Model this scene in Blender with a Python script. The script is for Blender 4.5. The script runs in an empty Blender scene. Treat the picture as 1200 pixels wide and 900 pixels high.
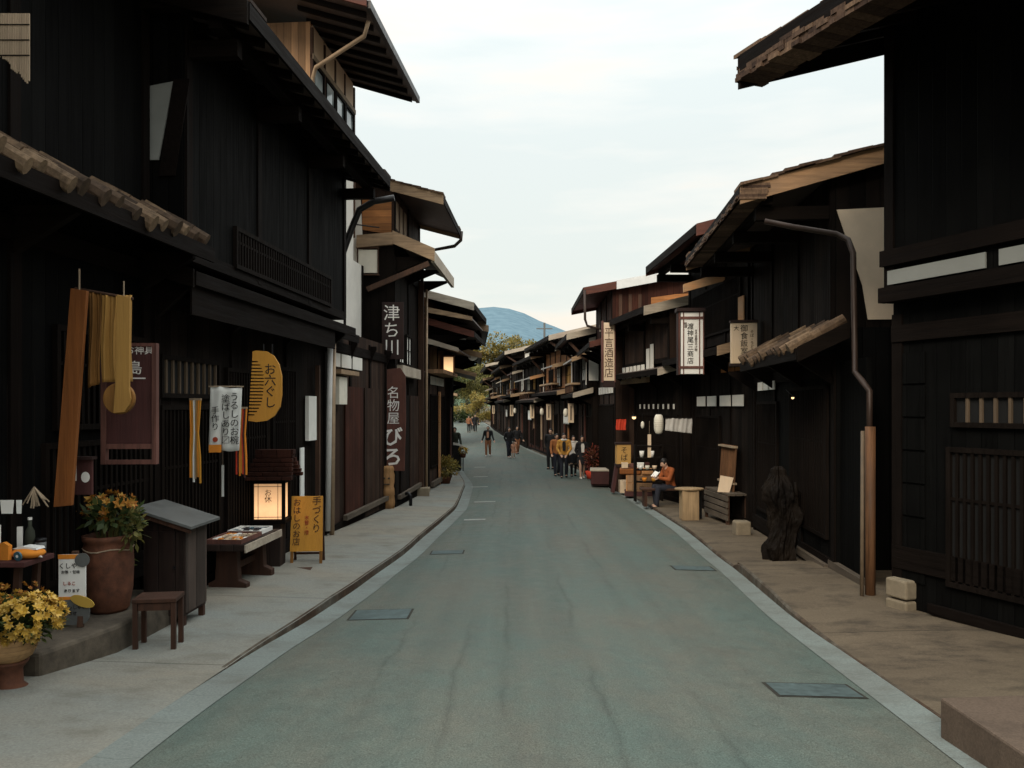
import bpy, bmesh, math, random
from mathutils import Vector, Matrix, Euler, noise as mnoise
random.seed(7)
S = bpy.context.scene
COL = S.collection
R = math.radians
pi = math.pi

# ------------------------------------------------------------------ camera
EYE = 1.6; F = 950.0; HOR = 477.0
cam_d = bpy.data.cameras.new('camera'); cam = bpy.data.objects.new('camera', cam_d); COL.objects.link(cam)
cam.location = (0, 0, EYE); cam.rotation_euler = (R(90), 0, 0)
cam_d.sensor_width = 36; cam_d.lens = 28.5; cam_d.shift_y = 27/1200; cam_d.clip_end = 9000; cam_d.clip_start = .05
S.camera = cam
def W(px, py, d):                      # a point of the photograph at depth d, in metres
    return Vector(((px-600)/F*d, d, EYE + (HOR-py)/F*d))
def lerp(tab, x):
    if x <= tab[0][0]: return tab[0][1]
    for (a, b), (c, d) in zip(tab, tab[1:]):
        if x <= c:
            t = (x-a)/(c-a); t = t*t*(3-2*t)*.35 + t*.65
            return b + (d-b)*t
    return tab[-1][1]
G_T = [(-8,.5),(0,.0),(4.5,-.35),(8.5,-.63),(13,-.77),(17.4,-.87),(24,-1.02),(32,-1.14),(45,-1.15),(60,-1.08),(92,-.9),(130,-.4),(220,2)]
XL_T = [(-8,-2.25),(4.5,-2.06),(7,-1.98),(10.4,-1.66),(13.6,-1.43),(20,-1.13),(27,-1.3),(37,-2.3),(60,-4.3),(105,-7.6),(150,-13)]
XR_T = [(-8,1.7),(4.5,2.44),(8.5,2.73),(12,2.98),(16.3,3.2),(23,3.25),(30,3.1),(40,2.25),(51,1.0),(60,.15),(75,-1.1),(100,-2.9),(150,-8)]
def g(y): return lerp(G_T, y)
def xl(y): return lerp(XL_T, y)
def xr(y): return lerp(XR_T, y)
def hl(y): return lerp([(5.6,.012),(6.2,.02),(9,.1),(60,.1)], y)
def hr(y): return lerp([(7,.012),(8.6,.06),(9.6,.11),(11.55,.13),(11.6,.035),(16,.06),(60,.08)], y)
def gl(y): return g(y)+hl(y)
def gr(y): return g(y)+hr(y)

# ------------------------------------------------------------------ materials
class NT:
    def __init__(s, name):
        s.m = bpy.data.materials.new(name); s.m.use_nodes = True
        s.t = s.m.node_tree; s.t.nodes.clear()
        s.out = s.n('ShaderNodeOutputMaterial'); s.b = s.n('ShaderNodeBsdfPrincipled')
        s.l(s.b.outputs[0], s.out.inputs[0])
    def n(s, typ, **k):
        x = s.t.nodes.new(typ)
        for a, v in k.items(): setattr(x, a, v)
        return x
    def l(s, a, b): s.t.links.new(a, b)
    def co(s, scale=(1,1,1), rot=(0,0,0)):
        tc = s.n('ShaderNodeTexCoord'); mp = s.n('ShaderNodeMapping')
        mp.inputs['Scale'].default_value = scale; mp.inputs['Rotation'].default_value = rot
        s.l(tc.outputs['Object'], mp.inputs[0]); return mp.outputs[0]
    def noise(s, scale, co, detail=4, rough=.6):
        x = s.n('ShaderNodeTexNoise'); x.inputs['Scale'].default_value = scale
        x.inputs['Detail'].default_value = detail; x.inputs['Roughness'].default_value = rough
        s.l(co, x.inputs['Vector']); return x.outputs['Fac']
    def ramp(s, fac, stops):
        x = s.n('ShaderNodeValToRGB'); e = x.color_ramp.elements
        while len(e) < len(stops): e.new(.5)
        for q, (p, c) in zip(e, stops):
            q.position = p; q.color = (c[0], c[1], c[2], 1) if not isinstance(c, (int, float)) else (c, c, c, 1)
        s.l(fac, x.inputs[0]); return x.outputs[0]
    def mix(s, fac, a, b, typ='MIX'):
        x = s.n('ShaderNodeMix', data_type='RGBA', blend_type=typ)
        for sock, v in ((x.inputs[0], fac), (x.inputs[6], a), (x.inputs[7], b)):
            if isinstance(v, (int, float)): sock.default_value = v
            elif isinstance(v, tuple): sock.default_value = (v[0], v[1], v[2], 1)
            else: s.l(v, sock)
        return x.outputs[2]
    def math(s, op, a, b=None):
        x = s.n('ShaderNodeMath', operation=op)
        for sock, v in ((x.inputs[0], a), (x.inputs[1], b)):
            if v is None: continue
            if isinstance(v, (int, float)): sock.default_value = v
            else: s.l(v, sock)
        return x.outputs[0]
    def bump(s, h, strength=.3, dist=.02):
        x = s.n('ShaderNodeBump'); x.inputs['Strength'].default_value = strength; x.inputs['Distance'].default_value = dist
        s.l(h, x.inputs['Height']); s.l(x.outputs[0], s.b.inputs['Normal'])
    def fin(s, col, rough=.7, spec=.3, metal=0):
        if isinstance(col, tuple): s.b.inputs['Base Color'].default_value = (col[0], col[1], col[2], 1)
        else: s.l(col, s.b.inputs['Base Color'])
        if isinstance(rough, (int, float)): s.b.inputs['Roughness'].default_value = rough
        else: s.l(rough, s.b.inputs['Roughness'])
        s.b.inputs['Specular IOR Level'].default_value = spec; s.b.inputs['Metallic'].default_value = metal
        return s.m
def sc(c, k): return (c[0]*k, c[1]*k, c[2]*k)

def wood(name, c, plank=0.0, axis='z', var=.55, rough=.75, grain=1.0, weather=None, spec=.25):
    """timber: grain along an axis, optional boards of width `plank`"""
    t = NT(name)
    st = {'z': (14, 14, .8), 'x': (.8, 14, 14), 'y': (14, .8, 14)}[axis]
    co = t.co(st); f = t.noise(1.6, co, 5, .65)
    big = t.noise(1.3, t.co((1,1,1)), 3)
    col = t.ramp(f, [(.28, sc(c, 1-var)), (.5, c), (.75, sc(c, 1+var*.8))])
    col = t.mix(t.ramp(big, [(.35, 0.0), (.7, .75)]), col, weather if weather else sc(c, .45))
    h = f
    if plank:
        sp = t.n('ShaderNodeSeparateXYZ'); t.l(t.co(), sp.inputs[0])
        u = t.math('ADD', sp.outputs[0], sp.outputs[1]) if axis == 'z' else sp.outputs[2]
        u = t.math('DIVIDE', u, plank)
        fr = t.math('FRACT', u); fl = t.math('FLOOR', u)
        wn = t.n('ShaderNodeTexWhiteNoise', noise_dimensions='1D'); t.l(fl, wn.inputs['W'])
        col = t.mix(1.0, col, t.ramp(wn.outputs['Value'], [(0, .55), (1, 1.35)]), 'MULTIPLY')
        gap = t.ramp(fr, [(0, 0.0), (.05, 1.0), (.95, 1.0), (1, 0.0)])
        col = t.mix(1.0, col, t.ramp(fr, [(0, .1), (.06, 1.0)]), 'MULTIPLY')
        h = t.math('ADD', t.math('MULTIPLY', f, .3), gap)
    t.bump(h, .5*grain, .012)
    return t.fin(col, t.ramp(f, [(.3, rough-.15), (.7, min(1, rough+.15))]), spec)
def plain(name, c, rough=.7, var=.25, scale=6, metal=0, bump=.15, spec=.3, detail=5):
    t = NT(name); co = t.co(); f = t.noise(scale, co, detail, .65); f2 = t.noise(scale*.17, co, 3)
    col = t.ramp(f, [(.3, sc(c, 1-var)), (.7, sc(c, 1+var))])
    col = t.mix(t.ramp(f2, [(.4, 0.0), (.75, .5)]), col, sc(c, 1-var*1.6))
    t.bump(f, bump, .01)
    return t.fin(col, t.ramp(f, [(.3, max(.05, rough-.1)), (.7, min(1, rough+.1))]), spec, metal)
def glow(name, c, strength, pattern=None):
    t = NT(name); f = t.noise(9, t.co(), 4)
    co = t.n('ShaderNodeTexCoord'); sp = t.n('ShaderNodeSeparateXYZ'); t.l(co.outputs['Generated'], sp.inputs[0])
    v = t.ramp(sp.outputs[2], [(0, 1.0), (.3, 1.1), (1, .42)])
    col = t.mix(1.0, t.ramp(f, [(.3, sc(c, .85)), (.7, c)]), v, 'MULTIPLY')
    t.l(col, t.b.inputs['Emission Color']); t.b.inputs['Emission Strength'].default_value = strength
    return t.fin(sc(c, .7), .8, .2)
def leafy(name, cs, rough=.6, trans=.25):
    t = NT(name)
    oi = t.n('ShaderNodeNewGeometry')
    col = t.ramp(oi.outputs['Random Per Island'], [(i/(len(cs)-1), c) for i, c in enumerate(cs)])
    f = t.noise(.9, t.co(), 3)
    col = t.mix(1.0, col, t.ramp(f, [(.35, .6), (.65, 1.25)]), 'MULTIPLY')
    m = t.fin(col, rough, .25)
    tr = t.n('ShaderNodeBsdfTranslucent'); t.l(col, tr.inputs[0])
    ms = t.n('ShaderNodeMixShader'); ms.inputs[0].default_value = trans
    t.l(t.b.outputs[0], ms.inputs[1]); t.l(tr.outputs[0], ms.inputs[2]); t.l(ms.outputs[0], t.out.inputs[0])
    return m

M = {}
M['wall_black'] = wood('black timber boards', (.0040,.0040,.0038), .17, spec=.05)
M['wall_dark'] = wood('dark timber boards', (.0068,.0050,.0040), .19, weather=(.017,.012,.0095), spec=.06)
M['wall_brown'] = wood('brown timber boards', (.028,.0145,.0095), .21, weather=(.046,.03,.022), spec=.12)
M['wall_red'] = wood('red brown timber boards', (.052,.018,.0115), .2, spec=.12)
M['wall_tan'] = wood('bare tan boards', (.33,.19,.10), .14, var=.35, weather=(.22,.135,.075))
M['wall_amber'] = wood('amber boards', (.36,.15,.05), .16, axis='x', var=.35)
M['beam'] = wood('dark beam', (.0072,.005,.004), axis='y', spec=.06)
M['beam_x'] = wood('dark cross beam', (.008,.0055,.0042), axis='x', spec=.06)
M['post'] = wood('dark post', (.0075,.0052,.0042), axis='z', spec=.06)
M['post_brown'] = wood('brown post', (.07,.036,.022), axis='z')
M['barge_tan'] = wood('weathered tan barge board', (.35,.24,.145), axis='x', var=.5, weather=(.155,.105,.068))
M['barge_orange'] = wood('orange barge board', (.42,.20,.08), axis='x', var=.4, weather=(.4,.29,.18))
M['barge_k2'] = wood('greyed orange barge board', (.34,.20,.105), axis='x', var=.5, weather=(.20,.13,.08))
M['barge_grey'] = wood('grey weathered board', (.44,.385,.305), axis='x', var=.4, weather=(.26,.21,.165))
M['barge_red'] = wood('red brown barge board', (.12,.042,.028), axis='x')
M['barge_white'] = plain('white painted sheet metal', (.66,.67,.66), .5, .12, 5)
M['roof'] = plain('weathered sheet roof', (.085,.062,.052), .55, .4, 4, bump=.3)
M['roof_red'] = plain('maroon sheet roof', (.085,.032,.028), .5, .35, 4, bump=.3)
M['roof_grey'] = plain('grey sheet roof', (.28,.27,.255), .5, .3, 3, bump=.3)
t = NT('old clay roof tile'); gi = t.n('ShaderNodeNewGeometry'); f = t.noise(14, t.co(), 5, .7)
cc = t.ramp(gi.outputs['Random Per Island'], [(0, (.045,.03,.02)), (.4, (.11,.07,.042)), (.7, (.19,.13,.08)), (1, (.07,.045,.03))])
cc = t.mix(1.0, cc, t.ramp(f, [(.3, .45), (.65, 1.25)]), 'MULTIPLY'); t.bump(f, .6, .01); M['tile'] = t.fin(cc, .75, .25)
def shing(name, cs):
    t = NT(name); gi = t.n('ShaderNodeNewGeometry'); f = t.noise(10, t.co((3,3,1)), 5, .7)
    c = t.ramp(gi.outputs['Random Per Island'], [(i/(len(cs)-1), q) for i, q in enumerate(cs)])
    c = t.mix(1.0, c, t.ramp(f, [(.3, .5), (.65, 1.3)]), 'MULTIPLY'); t.bump(f, .5, .01); return t.fin(c, .85, .15)
M['shingle'] = shing('weathered shingles', [(.03,.018,.013),(.075,.045,.03),(.15,.095,.06),(.05,.03,.022)])
M['shingle_dark'] = shing('dark shingles', [(.012,.009,.008),(.03,.02,.016),(.045,.03,.022)])
M['tile_dark'] = plain('dark clay roof tile', (.075,.055,.04), .7, .5, 9, bump=.4)
M['plaster'] = plain('white lime plaster', (.70,.68,.62), .9, .08, 2.5, bump=.2)
M['plaster_warm'] = plain('cream lime plaster', (.62,.50,.37), .9, .1, 2.5, bump=.2)
M['plaster_dim'] = plain('vignette dimmed plaster', (.24,.25,.235), .9, .12, 2.5, bump=.2)  # lime plaster of the near houses, lens vignette darkening put into its colour
M['paper'] = plain('shoji paper', (.70,.69,.64), .9, .07, 8, bump=.05)
M['paper_amber'] = plain('amber paper', (.45,.26,.08), .9, .12, 8, bump=.05)
M['slat_light'] = wood('pale slat', (.34,.26,.18), axis='z', var=.4)
M['slat_dim'] = wood('dim slat', (.12,.085,.055), axis='z', var=.6)
M['slat_dark'] = wood('dark slat', (.0085,.006,.0047), axis='z', spec=.06)
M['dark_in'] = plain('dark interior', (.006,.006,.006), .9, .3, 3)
M['pipe_brown'] = plain('brown drainpipe', (.036,.022,.016), .5, .25, 7, metal=.2)
M['pipe_dark'] = plain('dark drainpipe', (.015,.014,.014), .4, .25, 7, metal=.2)
M['pipe_white'] = plain('white drainpipe', (.62,.62,.60), .5, .1, 7)
M['pipe_tan'] = plain('tan copper pipe', (.36,.26,.17), .45, .2, 7, metal=.2)
M['rail'] = wood('grey brown rail', (.10,.08,.06), axis='y', var=.5)
M['pipe_dim'] = plain('dull pipe', (.11,.08,.052), .6, .3, 7)
M['copper'] = wood('bamboo wrapped pipe', (.13,.062,.028), axis='z', var=.6, rough=.65, weather=(.05,.027,.015))
t = NT('window glass'); M['glass'] = t.fin(t.ramp(t.noise(1.2, t.co(), 2), [(.4, (.12,.15,.16)), (.6, (.5,.58,.6))]), .08, .6)
M['black_metal'] = plain('black metal', (.012,.012,.013), .45, .3, 8, metal=.3)
M['terracotta'] = plain('terracotta', (.105,.040,.021), .8, .5, 9, bump=.5)
M['terracotta_pale'] = wood('pale wicker', (.40,.24,.11), .035, axis='x', var=.4)
M['stone'] = plain('rough stone', (.085,.07,.052), .9, .45, 7, bump=.9)
M['stone_pale'] = plain('pale cut stone', (.20,.165,.115), .9, .25, 7, bump=.5)
M['cab'] = wood('old cabinet boards', (.026,.0145,.0115), .16, var=.7, weather=(.045,.033,.027), spec=.15)
M['cab_pale'] = wood('worn cabinet face', (.075,.056,.046), .2, var=.7, weather=(.045,.03,.024))
M['zinc'] = plain('zinc sheet', (.115,.12,.116), .55, .25, 5, metal=.2)
M['stool'] = wood('stool timber', (.055,.025,.015), axis='z')
M['orange_wood'] = wood('orange cedar', (.21,.072,.017), axis='z', var=.4, weather=(.15,.05,.014))
M['gold_wood'] = wood('gold cedar', (.34,.19,.05), axis='z', var=.25, weather=(.28,.145,.036))
M['gold_dark'] = wood('dark gold cedar', (.24,.11,.026), axis='z', var=.3)
M['comb'] = wood('boxwood', (.52,.25,.035), axis='z', var=.14, weather=(.44,.20,.03), rough=.55)
M['plaque'] = wood('maroon plaque', (.075,.028,.026), axis='z', var=.35)
M['plaque_brown'] = wood('brown sign board', (.105,.042,.030), axis='z', var=.4)
M['plaque_dark'] = wood('dark sign board', (.028,.014,.012), axis='z')
M['sign_cream'] = wood('cream sign board', (.66,.52,.38), axis='z', var=.12, weather=(.6,.46,.3))
M['sign_white'] = plain('white sign paper', (.74,.73,.69), .8, .06, 6, bump=.03)
M['ink'] = plain('black ink', (.012,.011,.011), .7, .2, 9)
M['ink_brown'] = plain('brown ink', (.05,.018,.01), .7, .2, 9)
M['ink_white'] = plain('white paint', (.74,.72,.68), .7, .08, 9)
M['ink_red'] = plain('red ink', (.35,.05,.02), .7, .2, 9)
M['frame_red'] = wood('reddish frame', (.16,.07,.055), axis='z')
M['cloth_white'] = plain('white cotton', (.72,.73,.70), .95, .07, 12, bump=.2)
M['cloth_dim'] = plain('greyish cotton', (.42,.40,.37), .95, .1, 12, bump=.2)
M['cloth_red'] = plain('red cotton', (.55,.055,.025), .95, .2, 12)
M['cloth_orange'] = plain('orange cotton', (.68,.24,.03), .95, .15, 12)
M['lamp'] = glow('lit paper', (1.0,.56,.27), 1.05)
M['lamp_far'] = glow('lit paper far', (1.0,.62,.30), 1.3)
M['bulb'] = glow('bulb', (1.0,.66,.32), 2.2)
M['lantern_paper'] = plain('unlit lantern paper', (.68,.64,.54), .85, .08, 7)
M['skin'] = plain('skin', (.50,.31,.22), .55, .1, 9, bump=.05)
M['hair'] = plain('black hair', (.012,.010,.009), .5, .4, 20)
M['cl_black'] = plain('black cloth', (.014,.014,.016), .9, .3, 9)
M['cl_mustard'] = plain('mustard cloth', (.48,.24,.05), .9, .2, 9)
M['cl_rust'] = plain('rust cloth', (.30,.11,.035), .9, .2, 9)
M['cl_orange'] = plain('orange brown cloth', (.27,.075,.022), .9, .3, 9)
M['cl_white'] = plain('white cloth', (.66,.62,.57), .9, .1, 9)
M['cl_denim'] = plain('dark denim', (.022,.024,.034), .9, .3, 9)
M['cl_brown'] = plain('brown cloth', (.28,.12,.06), .9, .2, 9)
M['cl_green'] = plain('dark green cloth', (.035,.04,.028), .9, .3, 9)
M['cl_pink'] = plain('dusty pink cloth', (.42,.22,.14), .9, .2, 9)
M['leaf'] = leafy('green leaves', [(.02,.035,.012), (.05,.075,.022), (.10,.115,.03)])
M['leaf_gold'] = leafy('golden leaves', [(.16,.145,.04), (.26,.21,.055), (.34,.22,.055)])
M['leaf_olive'] = leafy('olive leaves', [(.065,.072,.025), (.14,.135,.04), (.22,.18,.05)])
M['leaf_autumn'] = leafy('autumn leaves', [(.11,.10,.034), (.20,.165,.042), (.27,.185,.045)])
M['leaf_pine'] = leafy('conifer needles', [(.012,.03,.02), (.025,.05,.03), (.045,.07,.035)])
M['petal_yellow'] = leafy('yellow petals', [(.46,.27,.035), (.58,.37,.06), (.66,.46,.15)], trans=.15)
M['petal_orange'] = leafy('orange petals', [(.30,.09,.015), (.40,.18,.03), (.48,.29,.06)], trans=.15)
M['bark'] = wood('bark', (.06,.045,.032), axis='z', var=.6)
M['carved'] = wood('carved pine', (.33,.18,.075), axis='z', var=.5)
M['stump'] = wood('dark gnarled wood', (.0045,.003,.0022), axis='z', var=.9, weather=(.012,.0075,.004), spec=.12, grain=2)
M['log'] = wood('pale log', (.36,.25,.14), axis='z', var=.4)
M['mat'] = plain('brown door mat', (.055,.028,.018), .95, .3, 40, bump=.6)
M['blue'] = plain('blue glaze', (.05,.13,.17), .5, .2, 9)
M['concrete_pole'] = plain('concrete pole', (.13,.135,.135), .8, .15, 4)

# ------------------------------------------------------------------ mesh helpers
class MB:
    def __init__(s, T=None): s.v = []; s.f = []; s.T = T
    def P(s, p): return s.T(*p) if s.T else p
    def quad8(s, pts):
        i = len(s.v); s.v += [tuple(s.P(p)) for p in pts]
        for a in ((0,3,2,1),(4,5,6,7),(0,1,5,4),(1,2,6,5),(2,3,7,6),(3,0,4,7)): s.f.append([i+q for q in a])
        return s
    def box(s, x0, x1, y0, y1, z0, z1):
        return s.quad8([(x0,y0,z0),(x1,y0,z0),(x1,y1,z0),(x0,y1,z0),(x0,y0,z1),(x1,y0,z1),(x1,y1,z1),(x0,y1,z1)])
    def prism(s, poly, a0, a1, ax='y'):
        """poly in the plane across axis `ax`, extruded a0..a1"""
        i = len(s.v); n = len(poly)
        mk = {'y': lambda p, a: (p[0], a, p[1]), 'z': lambda p, a: (p[0], p[1], a), 'x': lambda p, a: (a, p[0], p[1])}[ax]
        s.v += [tuple(s.P(mk(p, a0))) for p in poly] + [tuple(s.P(mk(p, a1))) for p in poly]
        s.f.append(list(range(i, i+n))[::-1]); s.f.append(list(range(i+n, i+2*n)))
        for k in range(n): s.f.append([i+k, i+(k+1)%n, i+n+(k+1)%n, i+n+k])
        return s
    def bar(s, a, b, w, h):
        a = Vector(a); b = Vector(b); d = (b-a).normalized()
        up = Vector((0,0,1)) if abs(d.z) < .95 else Vector((0,1,0))
        r = d.cross(up).normalized()*w/2; u = r.cross(d).normalized()*h/2
        return s.quad8([tuple(a-r-u),tuple(a+r-u),tuple(b+r-u),tuple(b-r-u),tuple(a-r+u),tuple(a+r+u),tuple(b+r+u),tuple(b-r+u)])
    def tube(s, pts, rad, n=8, cap=True, sq=1.0):
        pts = [Vector(s.P(tuple(p))) for p in pts]; i0 = len(s.v)
        if isinstance(rad, (int, float)): rad = [rad]*len(pts)
        prev = None
        for k, p in enumerate(pts):
            d = (pts[min(k+1, len(pts)-1)]-pts[max(k-1, 0)])
            d = d.normalized() if d.length > 1e-9 else Vector((0,0,1))
            if prev is None:
                a = d.cross(Vector((0,1,0)) if abs(d.y) < .9 else Vector((1,0,0))).normalized()
            else:
                a = (prev-d*prev.dot(d)).normalized()
            prev = a; b = d.cross(a)
            for q in range(n):
                an = 2*pi*q/n; s.v.append(tuple(p+(a*math.cos(an)+b*math.sin(an)*sq)*rad[k]))
        for k in range(len(pts)-1):
            for q in range(n):
                s.f.append([i0+k*n+q, i0+k*n+(q+1)%n, i0+(k+1)*n+(q+1)%n, i0+(k+1)*n+q])
        if cap:
            s.f.append([i0+q for q in range(n)][::-1]); s.f.append([i0+(len(pts)-1)*n+q for q in range(n)])
        return s
    def lathe(s, prof, c=(0,0,0), n=20, ex=1, ey=1, wob=0):
        i0 = len(s.v)
        for k, (r, z) in enumerate(prof):
            for q in range(n):
                a = 2*pi*q/n; rr = r*(1+wob*mnoise.noise(Vector((math.cos(a)*2, math.sin(a)*2, z*3))))
                s.v.append(tuple(s.P((c[0]+rr*ex*math.cos(a), c[1]+rr*ey*math.sin(a), c[2]+z))))
        for k in range(len(prof)-1):
            for q in range(n):
                s.f.append([i0+k*n+q, i0+k*n+(q+1)%n, i0+(k+1)*n+(q+1)%n, i0+(k+1)*n+q])
        s.f.append([i0+q for q in range(n)][::-1]); s.f.append([i0+(len(prof)-1)*n+q for q in range(n)])
        return s
    def ball(s, c, r, n=10, m=7):
        rx, ry, rz = r if isinstance(r, (tuple, list)) else (r, r, r)
        i0 = len(s.v); c = Vector(c)
        for k in range(1, m):
            th = pi*k/m
            for q in range(n):
                a = 2*pi*q/n; s.v.append(tuple(s.P((c.x+rx*math.sin(th)*math.cos(a), c.y+ry*math.sin(th)*math.sin(a), c.z+rz*math.cos(th)))))
        for k in range(m-2):
            for q in range(n): s.f.append([i0+k*n+q, i0+(k+1)*n+q, i0+(k+1)*n+(q+1)%n, i0+k*n+(q+1)%n])
        t = len(s.v); s.v.append(tuple(s.P((c.x, c.y, c.z+rz)))); b = len(s.v); s.v.append(tuple(s.P((c.x, c.y, c.z-rz))))
        for q in range(n):
            s.f.append([t, i0+q, i0+(q+1)%n]); s.f.append([b, i0+(m-2)*n+(q+1)%n, i0+(m-2)*n+q])
        return s
    def leaf(s, c, d, up, l, w):
        c = Vector(c); d = Vector(d).normalized(); r = d.cross(Vector(up))
        if r.length < 1e-4: r = Vector((1,0,0))
        r = r.normalized()*w/2; i = len(s.v)
        s.v += [tuple(c), tuple(c+d*l*.5+r), tuple(c+d*l), tuple(c+d*l*.5-r)]; s.f.append([i,i+1,i+2,i+3]); return s
    def grid(s, rows):
        i0 = len(s.v); n = len(rows[0])
        for r in rows: s.v += [tuple(s.P(tuple(p))) for p in r]
        for k in range(len(rows)-1):
            for q in range(n-1): s.f.append([i0+k*n+q, i0+k*n+q+1, i0+(k+1)*n+q+1, i0+(k+1)*n+q])
        return s
    def build(s, name, mat, parent=None, smooth=False, bevel=0, loc=None, rot=None, fixn=True):
        me = bpy.data.meshes.new(name); me.from_pydata(s.v, [], s.f)
        if fixn:
            bm = bmesh.new(); bm.from_mesh(me); bmesh.ops.recalc_face_normals(bm, faces=bm.faces[:]); bm.to_mesh(me); bm.free()
        me.update()
        for m in (mat if isinstance(mat, (list, tuple)) else [mat]): me.materials.append(M[m] if isinstance(m, str) else m)
        if smooth:
            me.polygons.foreach_set('use_smooth', [True]*len(me.polygons))
        o = bpy.data.objects.new(name, me); COL.objects.link(o)
        if parent: o.parent = parent
        if loc is not None: o.location = loc
        if rot is not None: o.rotation_euler = rot
        if bevel:
            b = o.modifiers.new('bevel', 'BEVEL'); b.width = bevel; b.segments = 2; b.limit_method = 'ANGLE'; b.angle_limit = R(40)
        if smooth == 'auto': pass
        return o
def tag(o, label, cat, group=None):
    o['label'] = label; o['category'] = cat
    if group: o['group'] = group
    return o
def thing(name, label, cat, loc=(0,0,0), rz=0, group=None):
    o = bpy.data.objects.new(name, None); COL.objects.link(o); o.location = loc; o.rotation_euler = (0,0,rz); o.empty_display_size = .2
    return tag(o, label, cat, group)
def struct(o, kind='structure'): o['kind'] = kind; return o

def letters(txt, size, mat, parent, loc, rot=(R(90),0,0), name='lettering', vertical=True, line=.98, weight=0, sx=1.0):
    """writing as real mesh, one column of characters (or one row)"""
    cu = bpy.data.curves.new('lettering', 'FONT')
    cu.body = '\n'.join(txt) if vertical else txt
    cu.size = size; cu.align_x = 'CENTER'; cu.align_y = 'CENTER'; cu.space_line = line; cu.extrude = .002; cu.resolution_u = 2; cu.offset = weight
    tmp = bpy.data.objects.new('tmp', cu); COL.objects.link(tmp)
    dg = bpy.context.evaluated_depsgraph_get()
    me = bpy.data.meshes.new_from_object(tmp.evaluated_get(dg))
    bpy.data.objects.remove(tmp); bpy.data.curves.remove(cu)
    me.name = name; me.materials.clear(); me.materials.append(M[mat])
    o = bpy.data.objects.new(name, me); COL.objects.link(o); o.parent = parent; o.location = loc; o.rotation_euler = rot; o.scale = (sx,1,1)
    return o

# ------------------------------------------------------------------ world and sun
w = bpy.data.worlds.new('World'); S.world = w; w.use_nodes = True
nt = w.node_tree; nt.nodes.clear()
def wn(typ, **k):
    x = nt.nodes.new(typ)
    for a, v in k.items(): setattr(x, a, v)
    return x
SUN_EL, SUN_AZ = 34, 205
out = wn('ShaderNodeOutputWorld')
sky = wn('ShaderNodeTexSky', sky_type='NISHITA'); sky.sun_disc = False; sky.sun_elevation = R(SUN_EL); sky.sun_rotation = R(SUN_AZ)
sky.dust_density = 3; sky.air_density = 1.2
bg1 = wn('ShaderNodeBackground'); bg1.inputs[1].default_value = .09; nt.links.new(sky.outputs[0], bg1.inputs[0])
tc = wn('ShaderNodeTexCoord'); mp = wn('ShaderNodeMapping'); mp.inputs['Scale'].default_value = (1.2, 1.2, 7)
nt.links.new(tc.outputs['Generated'], mp.inputs[0])
ns = wn('ShaderNodeTexNoise'); ns.inputs['Scale'].default_value = 2.2; ns.inputs['Detail'].default_value = 6; ns.inputs['Roughness'].default_value = .5
nt.links.new(mp.outputs[0], ns.inputs['Vector'])
cr = wn('ShaderNodeValToRGB'); e = cr.color_ramp.elements
e[0].position = .40; e[0].color = (.80,.875,.88,1); e[1].position = .60; e[1].color = (.97,.925,.865,1)
e2 = e.new(.50); e2.color = (.875,.915,.905,1)
nt.links.new(ns.outputs['Fac'], cr.inputs[0])
sp = wn('ShaderNodeSeparateXYZ'); nt.links.new(tc.outputs['Generated'], sp.inputs[0])
el = wn('ShaderNodeValToRGB'); q = el.color_ramp.elements            # an overcast sky is brighter towards the zenith
q[0].position = 0; q[0].color = (1.0,.955,.865,1); q[1].position = .85; q[1].color = (3.1,3.1,3.1,1); q2 = q.new(.30); q2.color = (1.03,1.02,.995,1); q3 = q.new(.45); q3.color = (1.09,1.10,1.10,1)
nt.links.new(sp.outputs[2], el.inputs[0])
mx = wn('ShaderNodeMix', data_type='RGBA', blend_type='MULTIPLY'); mx.inputs[0].default_value = 1
nt.links.new(cr.outputs[0], mx.inputs[6]); nt.links.new(el.outputs[0], mx.inputs[7])
bg2 = wn('ShaderNodeBackground'); bg2.inputs[1].default_value = 1.07; nt.links.new(mx.outputs[2], bg2.inputs[0])
ms = wn('ShaderNodeMixShader'); ms.inputs[0].default_value = .95
nt.links.new(bg1.outputs[0], ms.inputs[1]); nt.links.new(bg2.outputs[0], ms.inputs[2]); nt.links.new(ms.outputs[0], out.inputs[0])
sl = bpy.data.lights.new('sun', 'SUN'); sl.energy = 2.2; sl.angle = R(22); sl.color = (1,.86,.68)
so = bpy.data.objects.new('sun', sl); COL.objects.link(so); so.location = (0,-10,30)
az = R(SUN_AZ); dirv = Vector((math.sin(az)*math.cos(R(SUN_EL)), math.cos(az)*math.cos(R(SUN_EL)), math.sin(R(SUN_EL))))
so.rotation_euler = (-dirv).to_track_quat('-Z', 'Y').to_euler()
S.view_settings.view_transform = 'Standard'; S.view_settings.look = 'None'; S.view_settings.exposure = 0
S.render.film_transparent = False
# ------------------------------------------------------------------ ground, road, pavements
def ysamp(a, b):
    ys = []; y = a
    while y < b: ys.append(y); y += .45 if y < 22 else (1.2 if y < 60 else 4)
    return ys + [b]
t = NT('asphalt'); co = t.co()
fine = t.noise(95, co, 3, .7); mid = t.noise(5, co, 5, .65); big = t.noise(.55, t.co((1.6,.7,1)), 5, .7)
streak = t.noise(1.0, t.co((2.6,.10,1)), 4, .6)
sy = t.n('ShaderNodeSeparateXYZ'); t.l(co, sy.inputs[0])
c0 = t.mix(t.ramp(big, [(.38, 0.0), (.62, 1.0)]), (.073,.100,.087), (.094,.099,.081))
c0 = t.mix(1.0, c0, t.ramp(fine, [(.28, .5), (.5, 1.0), (.75, 1.6)]), 'MULTIPLY')
c0 = t.mix(1.0, c0, t.ramp(mid, [(.3, .86), (.7, 1.1)]), 'MULTIPLY')
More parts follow.
